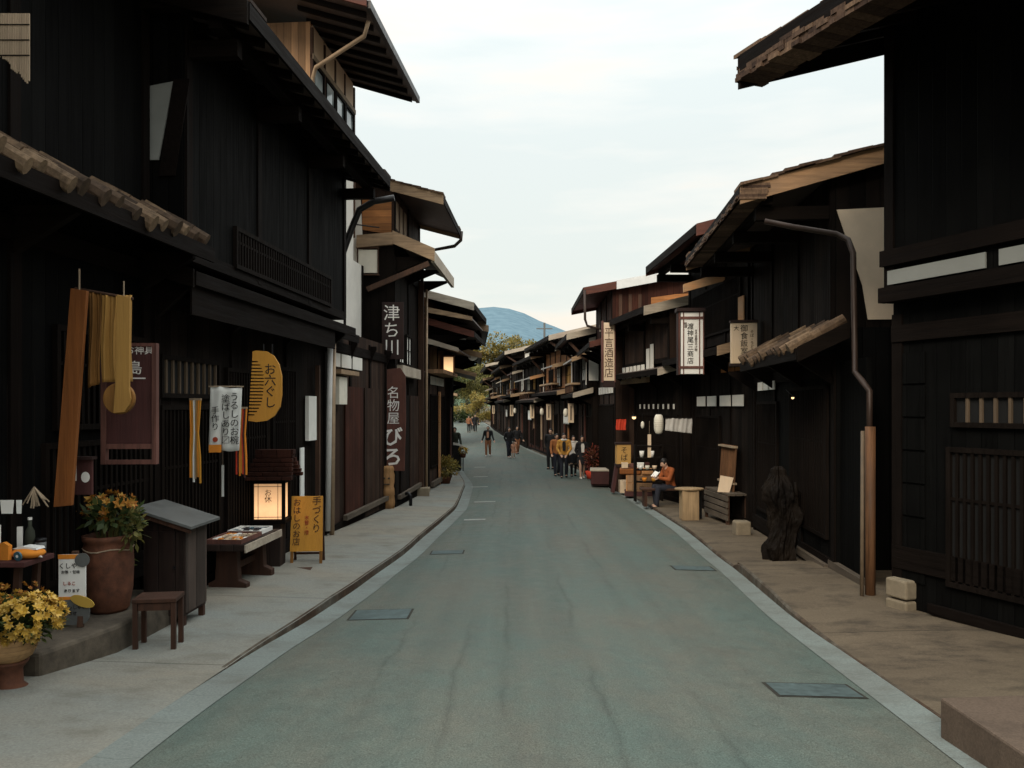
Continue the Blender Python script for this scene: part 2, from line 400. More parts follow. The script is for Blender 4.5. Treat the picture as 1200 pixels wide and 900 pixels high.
c0 = t.mix(1.0, c0, t.ramp(streak, [(.32, .88), (.55, 1.03)]), 'MULTIPLY')
wv = t.n('ShaderNodeTexNoise'); wv.inputs['Scale'].default_value = .8; wv.inputs['Detail'].default_value = 6; t.l(t.co((2.2,.10,1)), wv.inputs['Vector'])
crk = t.math('ABSOLUTE', t.math('SUBTRACT', wv.outputs['Fac'], .5))
for xc, ph in ((-.42, .0), (-.05, 3.7), (.62, 8.1), (1.25, 5.5), (-1.0, 12.0)):          # long thin cracks down the lane
    nn = t.n('ShaderNodeTexNoise', noise_dimensions='1D'); nn.inputs['Scale'].default_value = .9; nn.inputs['Detail'].default_value = 6; t.l(t.math('ADD', sy.outputs[1], ph), nn.inputs['W'])
    n2 = t.n('ShaderNodeTexNoise', noise_dimensions='1D'); n2.inputs['Scale'].default_value = .22; t.l(t.math('ADD', sy.outputs[1], ph*3+1), n2.inputs['W'])
    dd = t.math('ABSOLUTE', t.math('SUBTRACT', t.math('SUBTRACT', sy.outputs[0], xc), t.math('MULTIPLY', t.math('SUBTRACT', nn.outputs['Fac'], .5), .16)))
    ln = t.ramp(dd, [(0, .55), (.007, .74), (.045, 1.0)])
    c0 = t.mix(t.ramp(n2.outputs['Fac'], [(.44, 0.0), (.6, .7)]), c0, t.mix(1.0, c0, ln, 'MULTIPLY'))
t.bump(fine, .45, .006); M['asphalt'] = t.fin(c0, t.ramp(mid, [(.3, .62), (.7, .88)]), .35)
def paving(name, ca, cb, dirt, joint=2.6, fs=60):
    t = NT(name); co = t.co()
    f = t.noise(fs, co, 3, .7); m = t.noise(2.4, t.co((.85,1.15,1)), 7, .7); b = t.noise(.55, t.co((.8,1.6,1)), 4, .6)
    c = t.mix(t.ramp(b, [(.35, 0.0), (.65, 1.0)]), ca, cb)
    c = t.mix(1.0, c, t.ramp(f, [(.25, .75), (.75, 1.25)]), 'MULTIPLY')
    c = t.mix(t.ramp(m, [(.48, 0.0), (.72, .8)]), c, dirt)
    sp = t.n('ShaderNodeSeparateXYZ'); t.l(co, sp.inputs[0])
    wob = t.math('ADD', t.math('DIVIDE', sp.outputs[1], joint), t.math('MULTIPLY', m, .02))
    fr = t.math('ABSOLUTE', t.math('SUBTRACT', t.math('FRACT', wob), .5))
    c = t.mix(1.0, c, t.ramp(fr, [(0, .45), (.006, 1.0)]), 'MULTIPLY')
    t.bump(t.math('ADD', f, m), .35, .008); return t.fin(c, .85, .25)
M['pave_left'] = paving('grey concrete pavement', (.185,.20,.185), (.205,.19,.155), (.115,.108,.088))
M['pave_right'] = paving('sandy concrete pavement', (.128,.100,.068), (.092,.071,.048), (.027,.022,.017), 3.1)
M['gutter'] = paving('pale concrete gutter', (.168,.197,.186), (.15,.168,.157), (.11,.112,.098), .6)
t = NT('stained kerb'); co = t.co(); kf = t.noise(7, co, 5, .7); kb = t.noise(.8, co, 4, .7)
M['kerb'] = t.fin(t.mix(1.0, t.mix(t.ramp(kb, [(.4, 0.0), (.6, 1.0)]), (.10,.09,.072), (.055,.034,.021)), t.ramp(kf, [(.3, .5), (.7, 1.4)]), 'MULTIPLY'), .9, .2)
M['ground'] = plain('earth ground', (.10,.085,.055), .95, .3, .6)
M['patch'] = plain('blue grey plate', (.066,.094,.094), .7, .4, 14, detail=8)
M['rim'] = plain('dark plate rim', (.03,.028,.022), .9, .4, 20)
M['mark'] = plain('worn white road paint', (.27,.28,.26), .8, .3, 25)
M['slab'] = paving('worn concrete slab', (.11,.08,.06), (.09,.065,.047), (.045,.033,.025), 5)

Y = ysamp(-8, 150)
rows = []
for y in Y:
    a, b = xl(y), xr(y); r = []
    for k in range(9):
        u = k/8; r.append((a+(b-a)*u, y, g(y)+.035*(1-(2*u-1)**2)))
    rows.append(r)
struct(MB().grid(rows).build('road', 'asphalt', smooth=True))
ends = {-1: 1.0, 1: 1.0}
rows = [[(xl(y)-.265, y, g(y)+.012), (xl(y)-.13, y, g(y)-.004), (xl(y)+.01, y, g(y)+.006)] for y in Y]
struct(MB().grid(rows).build('gutter', 'gutter', smooth=True))
rows = [[(xr(y)-.01, y, g(y)+.006), (xr(y)+.12, y, g(y)-.004), (xr(y)+.24, y, g(y)+.012)] for y in Y]
struct(MB().grid(rows).build('gutter', 'gutter', smooth=True))
rows = [[(xl(y)-.26, y, g(y)-.1), (xl(y)-.262, y, gl(y)-.012), (xl(y)-.275, y, gl(y)+.003), (xl(y)-.30, y, gl(y)+.004)] for y in Y if y > 6]
struct(MB().grid(rows).build('kerb', 'kerb'))
rows = [[(xr(y)+.232, y, g(y)-.1), (xr(y)+.234, y, gr(y)-.012), (xr(y)+.246, y, gr(y)+.003), (xr(y)+.265, y, gr(y)+.004)] for y in Y if not (11.4 < y < 11.75)]
struct(MB().grid(rows).build('kerb', 'kerb'))
rows = [[(x, y, gl(y)+.02*k) for k, x in enumerate((xl(y)-.262, xl(y)-.9, xl(y)-1.6, xl(y)-6))] for y in Y]
struct(MB().grid(rows).build('pavement', 'pave_left'))
Y2 = sorted([y for y in Y if not (11.4 < y < 11.75)]+[11.56, 11.6])
rows = [[(x, y, gr(y)+.015*k) for k, x in enumerate((xr(y)+.26, xr(y)+.8, xr(y)+1.5, xr(y)+7))] for y in Y2]
struct(MB().grid(rows).build('pavement', 'pave_right'))
rows = []
for y in (-60, -8, 0, 8, 16, 32, 60, 92, 150, 260, 420, 900, 2500, 6000):
    rows.append([(x, y, g(min(y, 220))-.16) for x in (-5000, -900, -200, -40, 0, 40, 200, 900, 5000)])
struct(MB().grid(rows).build('ground', 'ground'))
# raised concrete slab by the near right wall
mb = MB(); z = g(4.9)
mb.prism([(2.58,2.0),(2.56,4.85),(3.4,4.92),(6.2,4.9),(6.2,2.0)], z-.3, z+.235, 'z'); struct(mb.build('pavement_slab', 'slab', bevel=.015))
# painted dashes and plates in the road
def patch(name, mat, x0, x1, y0, y1):
    rows = [[(x0+(x1-x0)*k/4, y, g(y)+.035*max(0, 1-(2*((x0+(x1-x0)*k/4)-xl(y))/(xr(y)-xl(y))-1)**2)+.006) for k in range(5)] for y in (y0, (y0+y1)/2, y1)]
    struct(MB().grid(rows).build(name, mat))
    if mat == 'patch':                                            # sunk dark rim round the plate
        e = .025; rim = [[(x0-e+(x1-x0+2*e)*k/4, y, g(y)+.035*max(0, 1-(2*((x0+(x1-x0)*k/4)-xl(y))/(xr(y)-xl(y))-1)**2)+.003) for k in range(5)] for y in (y0-e, (y0+y1)/2, y1+e)]
        struct(MB().grid(rim).build('road_plate_rim', 'rim'))
patch('road_plate', 'patch', 1.86, 2.44, 5.62, 5.95)
patch('road_plate', 'patch', 2.33, 2.88, 11.5, 11.85)
patch('road_plate', 'patch', -1.30, -.80, 13.0, 13.35)
patch('road_plate', 'patch', -1.70, -1.10, 8.45, 8.9)
for x0, x1, y0 in ((-1.05,-.58,17.6), (-1.02,-.45,21.8), (-1.35,-.80,26.8), (-1.5,-.95,31.5), (-1.7,-1.2,36.5)):
    patch('road_marking', 'mark', x0, x1, y0, y0+.14+.004*y0)

# ------------------------------------------------------------------ hills
def ridge(name, mat, D, prof, depth, seed, n=140, rough=.03):
    rows = []
    for k in range(8):
        u = k/7; r = []
        for i in range(n+1):
            px = prof[0][0]+(prof[-1][0]-prof[0][0])*i/n; py = lerp(prof, px)
            h = (HOR-py)/F*D
            y = D-depth*(1-u)
            x = (px-600)/F*D
            nz = mnoise.fractal(Vector((x*6/D+seed, u*2, seed)), 1, 2, 6)*rough*h
            r.append((x, y+nz*2, EYE-6+h*(u**.85)+ (nz if k else 0)))
        rows.append(r)
    o = MB().grid(rows).build(name, mat, smooth=True); return struct(o)
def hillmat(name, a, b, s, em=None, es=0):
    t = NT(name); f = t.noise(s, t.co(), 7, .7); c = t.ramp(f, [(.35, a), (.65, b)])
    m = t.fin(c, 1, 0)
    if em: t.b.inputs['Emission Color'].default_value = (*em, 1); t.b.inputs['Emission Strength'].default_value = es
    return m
M['hill_far'] = hillmat('hazy blue mountain', (.055,.09,.11), (.10,.15,.175), .03, (.125,.195,.245), .62)  # haze painted in: bluish colour plus emission standing for airlight
M['hill_mid'] = hillmat('hazy green hill', (.05,.075,.05), (.10,.12,.07), .05, (.08,.12,.10), .2)  # a weak emission adds the distance haze to the green
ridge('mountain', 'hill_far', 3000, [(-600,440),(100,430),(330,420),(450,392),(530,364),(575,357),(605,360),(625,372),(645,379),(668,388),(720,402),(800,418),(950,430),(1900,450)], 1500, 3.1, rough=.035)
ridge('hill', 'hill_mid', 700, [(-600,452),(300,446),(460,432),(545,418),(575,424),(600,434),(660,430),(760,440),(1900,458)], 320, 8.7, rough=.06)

# ------------------------------------------------------------------ houses
def window(T, root, s0, s1, z0, z1, n, style='lattice', name='window'):
    f = MB(T); w_ = .05
    f.box(n, n+.05, s0, s1, z0, z0+w_).box(n, n+.05, s0, s1, z1-w_, z1)
    f.box(n+.002, n+.048, s0, s0+w_, z0+w_, z1-w_).box(n+.002, n+.048, s1-w_, s1, z0+w_, z1-w_)
    fr = f.build(name, 'slat_dark', root)
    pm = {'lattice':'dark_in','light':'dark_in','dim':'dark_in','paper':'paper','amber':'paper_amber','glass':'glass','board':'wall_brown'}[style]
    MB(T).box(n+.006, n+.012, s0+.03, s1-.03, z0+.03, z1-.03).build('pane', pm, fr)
    b = MB(T)
    if style in ('lattice', 'light', 'dim'):
        k = s0+.1
        while k < s1-.07:
            b.box(n+.014, n+.04, k, k+.03, z0+w_, z1-w_); k += .085 if style == 'lattice' else .15
        if style == 'lattice': b.box(n+.016, n+.034, s0+w_, s1-w_, z0+(z1-z0)*.62, z0+(z1-z0)*.62+.03)
        b.build('lattice', {'light':'slat_light','dim':'slat_dim'}.get(style, 'slat_dark'), fr)
    elif style in ('paper', 'amber', 'glass'):
        m = max(1, round((s1-s0)/.45))
        for i in range(1, m): b.box(n+.014, n+.03, s0+(s1-s0)*i/m-.012, s0+(s1-s0)*i/m+.012, z0+w_, z1-w_)
        if z1-z0 > .5: b.box(n+.015, n+.028, s0+w_, s1-w_, (z0+z1)/2-.01, (z0+z1)/2+.01)
        if b.v: b.build('lattice', 'slat_dark', fr)
    return fr
def shingles(h, ne, He, pitch, nr, s0, s1, mat, seed, near=True, eave=True, th=.30, drop=.24):
    rnd = random.Random(seed); T = h.T
    rz = lambda n: He+(ne-n)*pitch
    if eave:                                    # thick layered eave edge
        m = MB(T)
        for c in range(7):
            s = s0
            while s < s1:
                l = rnd.uniform(.07,.2); e = ne+.05-c*.010+rnd.uniform(-.02,.02); z = rz(ne)-drop+c*(drop+.07)/7
                m.box(e-.35, e, s, min(s1, s+l)-.006, z, z+(drop+.07)/7-.004+rnd.uniform(0,.008)); s += l
        m.build('shingle_eave', mat, h.root)
    for se, sgn in ((s0, -1), (s1, 1)):
        m = MB(T)
        n = ne
        while n > nr:
            l = rnd.uniform(.14,.30); o = rnd.uniform(.0,.05); z = rz(n)+.02+rnd.uniform(0,.03)
            a, b = (se-o, se+.4) if sgn < 0 else (se-.4, se+o)
            m.quad8([(n-l, a, z+l*pitch), (n+.03, a, z), (n+.03, b, z), (n-l, b, z+l*pitch), (n-l, a, z+l*pitch+.03), (n+.03, a, z+.04), (n+.03, b, z+.04), (n-l, b, z+l*pitch+.03)])
            n -= l*.8
        m.build('roof_shingles', mat, h.root)
class H: pass
def house(label, side, P0, P1, Hp, npn, He, ne, j=0.0, D=6.0, pitch=.3, lower='wall_dark', upper='wall_dark', barge='barge_tan', roof='roof',
          pent='board', pent_rise=.22, og=.45, rafters=False, brackets=True, post='post', barge_h=.2, group=None, roof_on=True, pent_s=None, bargepent=None, og1=.3, Hs=None):
    sg = 1 if side == 'L' else -1
    dx, dy = P1[0]-P0[0], P1[1]-P0[1]; L = math.hypot(dx, dy)-.03
    z0 = (gl if side == 'L' else gr)(P0[1])
    root = thing('wooden_townhouse', label, 'house', (P0[0], P0[1], z0), math.atan2(dy, dx)-pi/2, group)
    T = lambda n, s, z: (sg*n, s, z-z0)
    h = H(); h.root = root; h.T = T; h.L = L; h.sg = sg; h.z0 = z0
    zb = min(g(P0[1]), g(P1[1]))-.3
    rz = lambda n: He + (ne-n)*pitch           # top line of the roof
    top = rz(j)-.14
    if not roof_on: top = He
    Hs_ = Hs if Hs else Hp+pent_rise
    MB(T).box(-D, 0, 0, L, zb, Hs_).build('wall', lower, root)
    u = MB(T)
    if roof_on: u.prism([(-D, Hs_+.002), (j, Hs_+.002), (j, top), (-D/2, rz(-D/2)-.16), (-D, rz(-D/2)-.16-(D/2)*pitch)], .003, L-.003, 'y')
    else: u.box(-D, j, .003, L-.003, Hs_+.002, top)
    u.build('upper_wall', upper, root)
    n_p = max(2, round(L/1.8)+1)
    for k in range(n_p):
        s = min(max(.07, L*k/(n_p-1)), L-.07)
        MB(T).box(-.06, .03, s-.065, s+.065, zb, Hp-.02).build('post', post, root)
        if He-Hp > .9: MB(T).box(j-.06, j+.025, s-.06, s+.06, Hs_+.01, top).build('upper_post', post, root)
    MB(T).box(-.05, .045, .01, L-.01, Hp-.32, Hp-.14).build('lintel_beam', 'beam', root)
    MB(T).box(-.05, .04, .012, L-.012, z0-.1, z0+.14).build('sill_beam', 'beam', root)
    if j > .2:
        MB(T).box(-.05, j+.02, .004, L-.004, Hs_-.02, Hs_+.11).build('jetty_beam', 'beam', root)
    if roof_on:
        th = .09; nr = -D/2
        prof = [(ne, He), (ne, He-th), (nr, rz(nr)-th), (-D-.5, rz(nr)-th-(D/2+.5)*pitch), (-D-.5, rz(nr)-(D/2+.5)*pitch), (nr, rz(nr))]
        MB(T).prism(prof, -og, L+og1, 'y').build('roof', roof, root)
        r = MB(T)                                                     # standing laths across the sheet roof and stones' battens
        k = -og+.1
        while k < L+og1:
            r.bar((ne-.01, k, He+.012), (nr, k, rz(nr)+.012), .05, .03); k += .45
        r.build('roof_batten', roof, root)
        for s_ in (-og-.045, L+og1+.005):
            MB(T).prism([(ne+.02, He+.035), (ne+.02, He-barge_h), (nr, rz(nr)-barge_h), (nr, rz(nr)+.035)], s_, s_+.04, 'y').build('barge_board', barge, root)
        MB(T).box(ne, ne+.03, -og, L+og1, He-.14, He+.03).build('eave_board', 'beam', root)
        if rafters:
            k = -og+.12
            while k < L+og1-.05:
                MB(T).quad8([(j-.3,k,rz(j-.3)-th-.1),(ne-.05,k,rz(ne-.05)-th-.09),(ne-.05,k+.06,rz(ne-.05)-th-.09),(j-.3,k+.06,rz(j-.3)-th-.1),
                             (j-.3,k,rz(j-.3)-th-.004),(ne-.05,k,rz(ne-.05)-th-.004),(ne-.05,k+.06,rz(ne-.05)-th-.004),(j-.3,k+.06,rz(j-.3)-th-.004)]).build('rafter', 'beam_x', root)
                k += .42
        if brackets:
            MB(T).box(ne-.42, ne-.28, -og+.05, L+og1-.05, He-.24+.36*pitch-.05, He-.10+.36*pitch-.05).build('purlin', 'beam', root)
            for k in range(n_p):
                s = min(max(.1, L*k/(n_p-1)), L-.1)
                MB(T).box(j-.05, ne-.22, s-.06, s+.06, He-.42+.36*pitch-.05, He-.245+.36*pitch-.05).build('bracket', 'beam_x', root)
    if pent:
        s0, s1 = pent_s if pent_s else (-.12, L+.06)
        bp = bargepent or 'beam_x'
        MB(T).prism([(0, Hp+pent_rise), (npn, Hp), (npn, Hp-.05), (0, Hp+pent_rise-.05)], s0, s1, 'y').build('pent_roof', 'tile_dark' if pent == 'tile' else ('roof' if pent == 'board' else pent), root)
        MB(T).box(npn, npn+.03, s0+.01, s1-.01, Hp-.13, Hp+.015).build('pent_eave_board', 'beam', root)
        MB(T).prism([(0, Hp+pent_rise+.03), (npn+.02, Hp+.03), (npn+.02, Hp-.16), (0, Hp+pent_rise-.18)], s0-.04, s0-.003, 'y').build('pent_barge_board', bp, root)
        if pent == 'tile':
            m = MB(T); k = s0+.13; rnd = random.Random(5)
            while k < s1-.05:
                dz = rnd.uniform(-.02, .035); ds = rnd.uniform(-.035, .035)
                for q in range(3):                                    # three overlapping courses
                    a, b = npn+.06-q*npn/3+rnd.uniform(-.05,.05), npn+.06-(q+1)*npn/3-.05; dz += rnd.uniform(-.012,.018)
                    za, zb2 = Hp+(npn-a)/npn*pent_rise+.035+.018*q*0+dz, Hp+(npn-b)/npn*pent_rise+.06+dz
                    m.tube([(a, k+ds, za), (b, k+ds*.5, zb2)], [rnd.uniform(.062,.085), .062], 9, sq=.55)
                k += .235
            m.build('roof_tiles', 'tile', root, smooth=False)
        for k in range(n_p):
            s = min(max(.1, L*k/(n_p-1)), L-.1)
            MB(T).prism([(.03, Hp-.42), (.03, Hp-.05), (npn-.12, Hp-.05), (npn-.12, Hp-.11)], s-.035, s+.035, 'y').build('pent_bracket', 'beam_x', root)
    return h
def panel(h, name, mat, poly, s=-.022, th=.018):
    """a flat piece on the near gable wall, given as (n, z) points"""
    return MB(h.T).prism(poly, s, s+th, 'y').build(name, mat, h.root)
def strip(h, name, mat, s0, s1, z0, z1, n, th=.02):
    return MB(h.T).box(n, n+th, s0, s1, z0, z1).build(name, mat, h.root)
def pipe(h, name, mat, pts, r=.035, world=True):
    m = MB()
    inv = Matrix.Translation(h.root.location) @ Matrix.Rotation(h.root.rotation_euler.z, 4, 'Z'); inv = inv.inverted()
    return m.tube([inv @ Vector(p) for p in pts] if world else [h.T(*p) for p in pts], r, 9).build(name, mat, h.root, smooth=True)
XF = lambda d: -3.30+.076*(d-14.4)

# left, from the camera outwards
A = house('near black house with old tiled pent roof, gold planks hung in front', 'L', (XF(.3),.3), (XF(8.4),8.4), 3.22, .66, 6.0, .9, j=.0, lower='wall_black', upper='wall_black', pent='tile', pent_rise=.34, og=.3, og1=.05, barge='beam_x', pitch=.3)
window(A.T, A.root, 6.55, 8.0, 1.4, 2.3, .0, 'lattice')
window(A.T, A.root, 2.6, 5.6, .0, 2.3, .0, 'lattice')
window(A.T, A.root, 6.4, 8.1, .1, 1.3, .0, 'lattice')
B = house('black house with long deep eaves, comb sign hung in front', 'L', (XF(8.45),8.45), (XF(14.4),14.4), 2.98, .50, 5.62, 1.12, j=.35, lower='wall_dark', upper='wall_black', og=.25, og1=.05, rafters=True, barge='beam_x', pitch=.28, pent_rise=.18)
strip(B, 'deep_fascia', 'beam', -.1, 4.9, 2.55, 2.90, .46)
window(B.T, B.root, .12, 1.55, 1.70, 2.16, .0, 'dim')
window(B.T, B.root, .12, 1.55, -.2, 1.62, .0, 'lattice')
window(B.T, B.root, 1.75, 3.1, -.35, 2.1, .0, 'lattice', 'door')
window(B.T, B.root, 3.3, 4.3, .0, 2.2, .0, 'lattice')
window(B.T, B.root, 1.2, 5.0, 3.25, 3.75, .35, 'lattice')
panel(B, 'plaster_sleeve_wall', 'plaster_dim', [(-.14, 4.17), (.08, 4.17), (.24, 4.98), (-.14, 4.92)])
panel(B, 'sleeve_beam', 'beam', [(.085, 4.0), (.26, 4.0), (.42, 5.0), (.245, 5.0)], s=-.03)
strip(B, 'paper_box', 'paper', 4.75, 5.15, 1.05, 1.78, .03, .06)
MB(B.T).box(.05, .12, 5.2, 5.26, .0, 2.3).build('door_post', 'post_brown', B.root)
strip(B, 'wall_board', 'cloth_white', 4.45, 4.62, -.3, .95, .04, .02)
# long roof-edge plumbing at the end of this house
pipe(B, 'drainpipe', 'pipe_tan', [W(391, 395, 14.32), W(390, 500, 14.32), W(389, 630, 14.32)], .045)
pipe(B, 'drainpipe', 'pipe_white', [W(387, 405, 14.2), W(386, 470, 14.2), W(384, 622, 14.2)], .05)
pipe(B, 'drainpipe', 'pipe_dark', [W(462, 232, 14.6), W(438, 236, 14.6), W(421, 246, 14.6), W(412, 268, 14.6), W(388, 335, 14.55), W(386, 372, 14.5)], .06)

shingles(B, 1.12, 5.62, .28, -3, -.2, B.L+.06, 'shingle_dark', 5, eave=False)
C = house('tall house with a set back top storey of tan boards and glazed windows', 'L', (XF(14.45)-.02,14.45), (-2.95,19.0), 2.95, .28, 4.9, .0, j=-.55, lower='wall_brown', upper='plaster', pent_rise=.15, roof_on=False, post='post', Hs=3.05, pent_s=(-.12, 1.1))
# its top storey
cT = lambda n, s, z: C.T(n, s, z+.25); cr_ = C.root
MB(cT).box(-.617, -.597, 1.06, 3.9, 4.68, 6.75).build('plaster_panel', 'plaster', cr_)
MB(cT).box(-4, -.62, 1.0, 3.95, 4.66, 8.72).build('top_storey', 'wall_tan', cr_)
MB(cT).box(-.615, -.555, .98, 3.97, 8.0, 8.1).build('window_rail', 'slat_light', cr_)
for s0 in (1.05, 1.8, 2.5, 3.2):
    window(cT, cr_, s0, s0+.66, 6.95, 7.98, -.605, 'glass')
    MB(cT).box(-.62, -.59, s0, s0+.66, 8.12, 8.66).build('wall_panel', 'sign_cream', cr_)
for s0 in (.98, 1.74, 2.44, 3.14, 3.9): MB(cT).box(-.62, -.57, s0, s0+.07, 5.2, 8.6).build('upper_post', 'post_brown', cr_)
MB(cT).box(-.62, -.56, .98, 3.97, 6.8, 6.92).build('window_rail', 'barge_grey', cr_)
MB(cT).prism([(.78, 8.45), (.78, 8.36), (-2.4, 9.3), (-5, 8.5), (-5, 8.6), (-2.4, 9.4)], -.2, 4.25, 'y').build('roof', 'roof', cr_)
MB(cT).box(.78, .86, -.2, 4.25, 8.33, 8.47).build('gutter_trough', 'pipe_dark', cr_)
MB(cT).prism([(.8, 8.5), (.8, 8.34), (-2.4, 9.31), (-2.4, 9.46)], -.26, -.21, 'y').build('barge_board', 'barge_red', cr_)
for k in range(9):
    s = .0+k*.5
    MB(cT).quad8([(-.7,s,8.72),(.72,s,8.28),(.72,s+.07,8.28),(-.7,s+.07,8.72),(-.7,s,8.80),(.72,s,8.37),(.72,s+.07,8.37),(-.7,s+.07,8.80)]).build('rafter', 'beam_x', cr_)
pipe(C, 'drainpipe', 'pipe_tan', [(.72,.2,8.55), (.6,.35,8.35), (-.45,.8,8.0), (-.55,.92,7.85), (-.55,.94,5.0)], .04, world=False)
pipe(C, 'wall_bracket', 'pipe_dark', [(-.6,3.9,5.75), (-.1,4.3,5.75)], .015, world=False)
for s0, s1 in ((.35,.75),(.85,1.5),(1.6,2.3)): strip(C, 'plaster_strip', 'plaster', s0, s1, 2.35, 2.6, .02)
strip(C, 'paper_lamp_box', 'lantern_paper', .25, .75, 1.65, 2.15, .05, .12)
strip(C, 'lamp_shelf', 'barge_tan', .1, 1.3, 2.2, 2.28, .03, .22)
strip(C, 'door_panel', 'wall_red', 1.1, 2.4, -.7, 2.0, .02)
strip(C, 'door_panel', 'wall_brown', 2.5, 3.7, -.7, 2.0, .025)
strip(C, 'base_rail', 'rail', .9, 4.3, -.55, -.45, .05, .08)

D_ = house('house with two tiers of heavy tan eaves and a white square lantern', 'L', (-2.78,19.1), (-2.62,23.0), 5.2, .92, 6.55, 1.15, j=0, lower='wall_dark', upper='wall_brown', barge='barge_tan', bargepent='barge_tan', pitch=.27, pent_rise=.42, og=.0, og1=.0, barge_h=.2, roof='roof', pent_s=(-.05, 3.9), brackets=False)
panel(D_, 'gable_boards', 'wall_amber', [(-.75, 5.78), (-.06, 5.66), (-.06, 6.45), (-.75, 6.6)])
panel(D_, 'plaster_sleeve_wall', 'plaster', [(-1.35, 2.9), (-.98, 2.9), (-.72, 5.1), (-.8, 6.7), (-1.2, 6.7)])
MB(D_.T).box(.90, .98, -.12, 3.9, 4.98, 5.25).build('heavy_eave_beam', 'barge_grey', D_.root)
MB(D_.T).prism([(0, 5.72), (.98, 5.3), (.98, 5.0), (0, 5.42)], -.2, -.1, 'y').build('heavy_barge_beam', 'barge_tan', D_.root)
MB(D_.T).prism([(-.85, 5.62), (0, 5.68), (0, 5.40), (-.85, 5.33)], -.19, -.09, 'y').build('heavy_beam', 'barge_tan', D_.root)
MB(D_.T).bar((-.6, -.15, 4.35), (.85, -.15, 4.95), .09, .12).build('brace', 'post_brown', D_.root)
for s0 in (.2, .75, 1.3): strip(D_, 'upper_board', 'slat_light', s0, s0+.3, 5.85, 6.5, .0)
window(D_.T, D_.root, .5, 1.25, 2.65, 3.45, .0, 'paper'); window(D_.T, D_.root, 1.5, 2.3, 2.65, 3.45, .0, 'paper'); 
strip(D_, 'balcony_rail', 'barge_grey', .1, 2.9, 2.35, 2.6, .05, .14)
strip(D_, 'base_rail', 'rail', .2, 3.7, -.6, -.5, .05, .08)
strip(D_, 'door_panel', 'wall_dark', .7, 1.9, -.8, 1.9, .02); strip(D_, 'door_panel', 'wall_brown', 2.1, 3.5, -.8, 1.9, .02)
pipe(D_, 'drainpipe', 'pipe_brown', [(1.2,3.8,6.55), (1.18,3.8,6.3), (1.0,3.85,6.15), (.1,3.9,6.0), (.06,3.9,5.0)], .05, world=False)
MB(D_.T).box(.02, .17, 3.5, 3.66, -1, 5.1).build('corner_post', 'post_brown', D_.root)
pipe(D_, 'drainpipe', 'pipe_tan', [(.24,3.62,4.9), (.24,3.62,2.6), (.24,3.62,-.8)], .035, world=False)

shingles(D_, 1.15, 6.55, .27, -3, -.06, D_.L+.02, 'shingle', 6, eave=False)
E = house('house with stacked tan and red brown eave boards and a lit lantern', 'L', (-2.55,24.6), (-2.35,28.6), 3.85, 1.4, 4.68, 1.42, j=.0, lower='wall_brown', upper='wall_amber', barge='barge_grey', bargepent='barge_red', pitch=.27, pent_rise=.42, og=.35, og1=.1)
strip(E, 'plaster_strip', 'plaster', .3, 1.2, 2.3, 2.55, .03); strip(E, 'plaster_strip', 'plaster', 1.35, 2.2, 2.3, 2.55, .03); strip(E, 'plaster_strip', 'plaster', 2.35, 3.2, 2.3, 2.55, .03)
MB(E.T).box(.02, .5, -.2, 3.4, 2.62, 2.74).build('shelf_eave', 'wall_tan', E.root)
window(E.T, E.root, .4, 3.5, -.3, 2.0, .0, 'lattice'); strip(E, 'door_post', 'barge_orange', 1.9, 2.05, -1, 2.1, .05, .06); strip(E, 'base_rail', 'rail', .2, 3.7, -.85, -.7, .05, .1)
for z_, n_, bm_ in ((4.28, 1.36, 'barge_tan'), (3.35, .95, 'barge_grey')):
    MB(E.T).prism([(0, z_+.3), (n_, z_), (n_, z_-.05), (0, z_+.25)], -.3, 3.6, 'y').build('middle_eave', 'roof', E.root); MB(E.T).prism([(0, z_+.32), (n_+.02, z_+.02), (n_+.02, z_-.10), (0, z_+.16)], -.345, -.305, 'y').build('middle_barge_board', bm_, E.root)
E0 = house('narrow recessed house front between the two tiered house and the lit lantern', 'L', (-2.95,23.1), (-2.85,24.5), 2.6, .35, 4.6, .2, brackets=False, lower='wall_brown', upper='wall_dark', og=0, og1=0)
Fh = house('house with round white crests under its tan eave boards', 'L', (-2.25,29.0), (-2.55,35.0), 3.5, 1.15, 4.45, 1.38, lower='wall_dark', upper='wall_dark', barge='barge_tan', bargepent='barge_tan', og=.4, pitch=.25, pent_rise=.3, og1=.1)
for n_, z_ in ((.45, 3.95), (.85, 3.42)):
    m = MB(Fh.T); m.tube([(n_, -.10, z_), (n_, -.04, z_)], .17, 16); m.build('white_crest', 'plaster', Fh.root)
strip(Fh, 'door_panel', 'wall_red', .6, 2.2, -1.0, 1.6, .02); window(Fh.T, Fh.root, 2.6, 5.2, -.4, 1.7, .0, 'lattice')
MB(Fh.T).prism([(0, 3.02), (.95, 2.78), (.95, 2.72), (0, 2.96)], -.3, 5, 'y').build('middle_eave', 'roof', Fh.root); MB(Fh.T).prism([(0, 3.04), (.98, 2.8), (.98, 2.66), (0, 2.9)], -.345, -.305, 'y').build('middle_barge_board', 'barge_tan', Fh.root)
G_ = house('distant left house where the street bends away', 'L', (-2.85,35.6), (-4.6,46.0), 2.6, .8, 4.3, 1.2, lower='wall_brown', upper='wall_dark', barge='barge_tan')
Gb = house('farthest left house with a low grey roof beside the trees', 'L', (-4.7,56), (-6.6,70.0), 2.5, .9, 4.5, 1.35, lower='wall_dark', upper='plaster', barge='barge_grey', bargepent='barge_tan', roof='roof_grey')

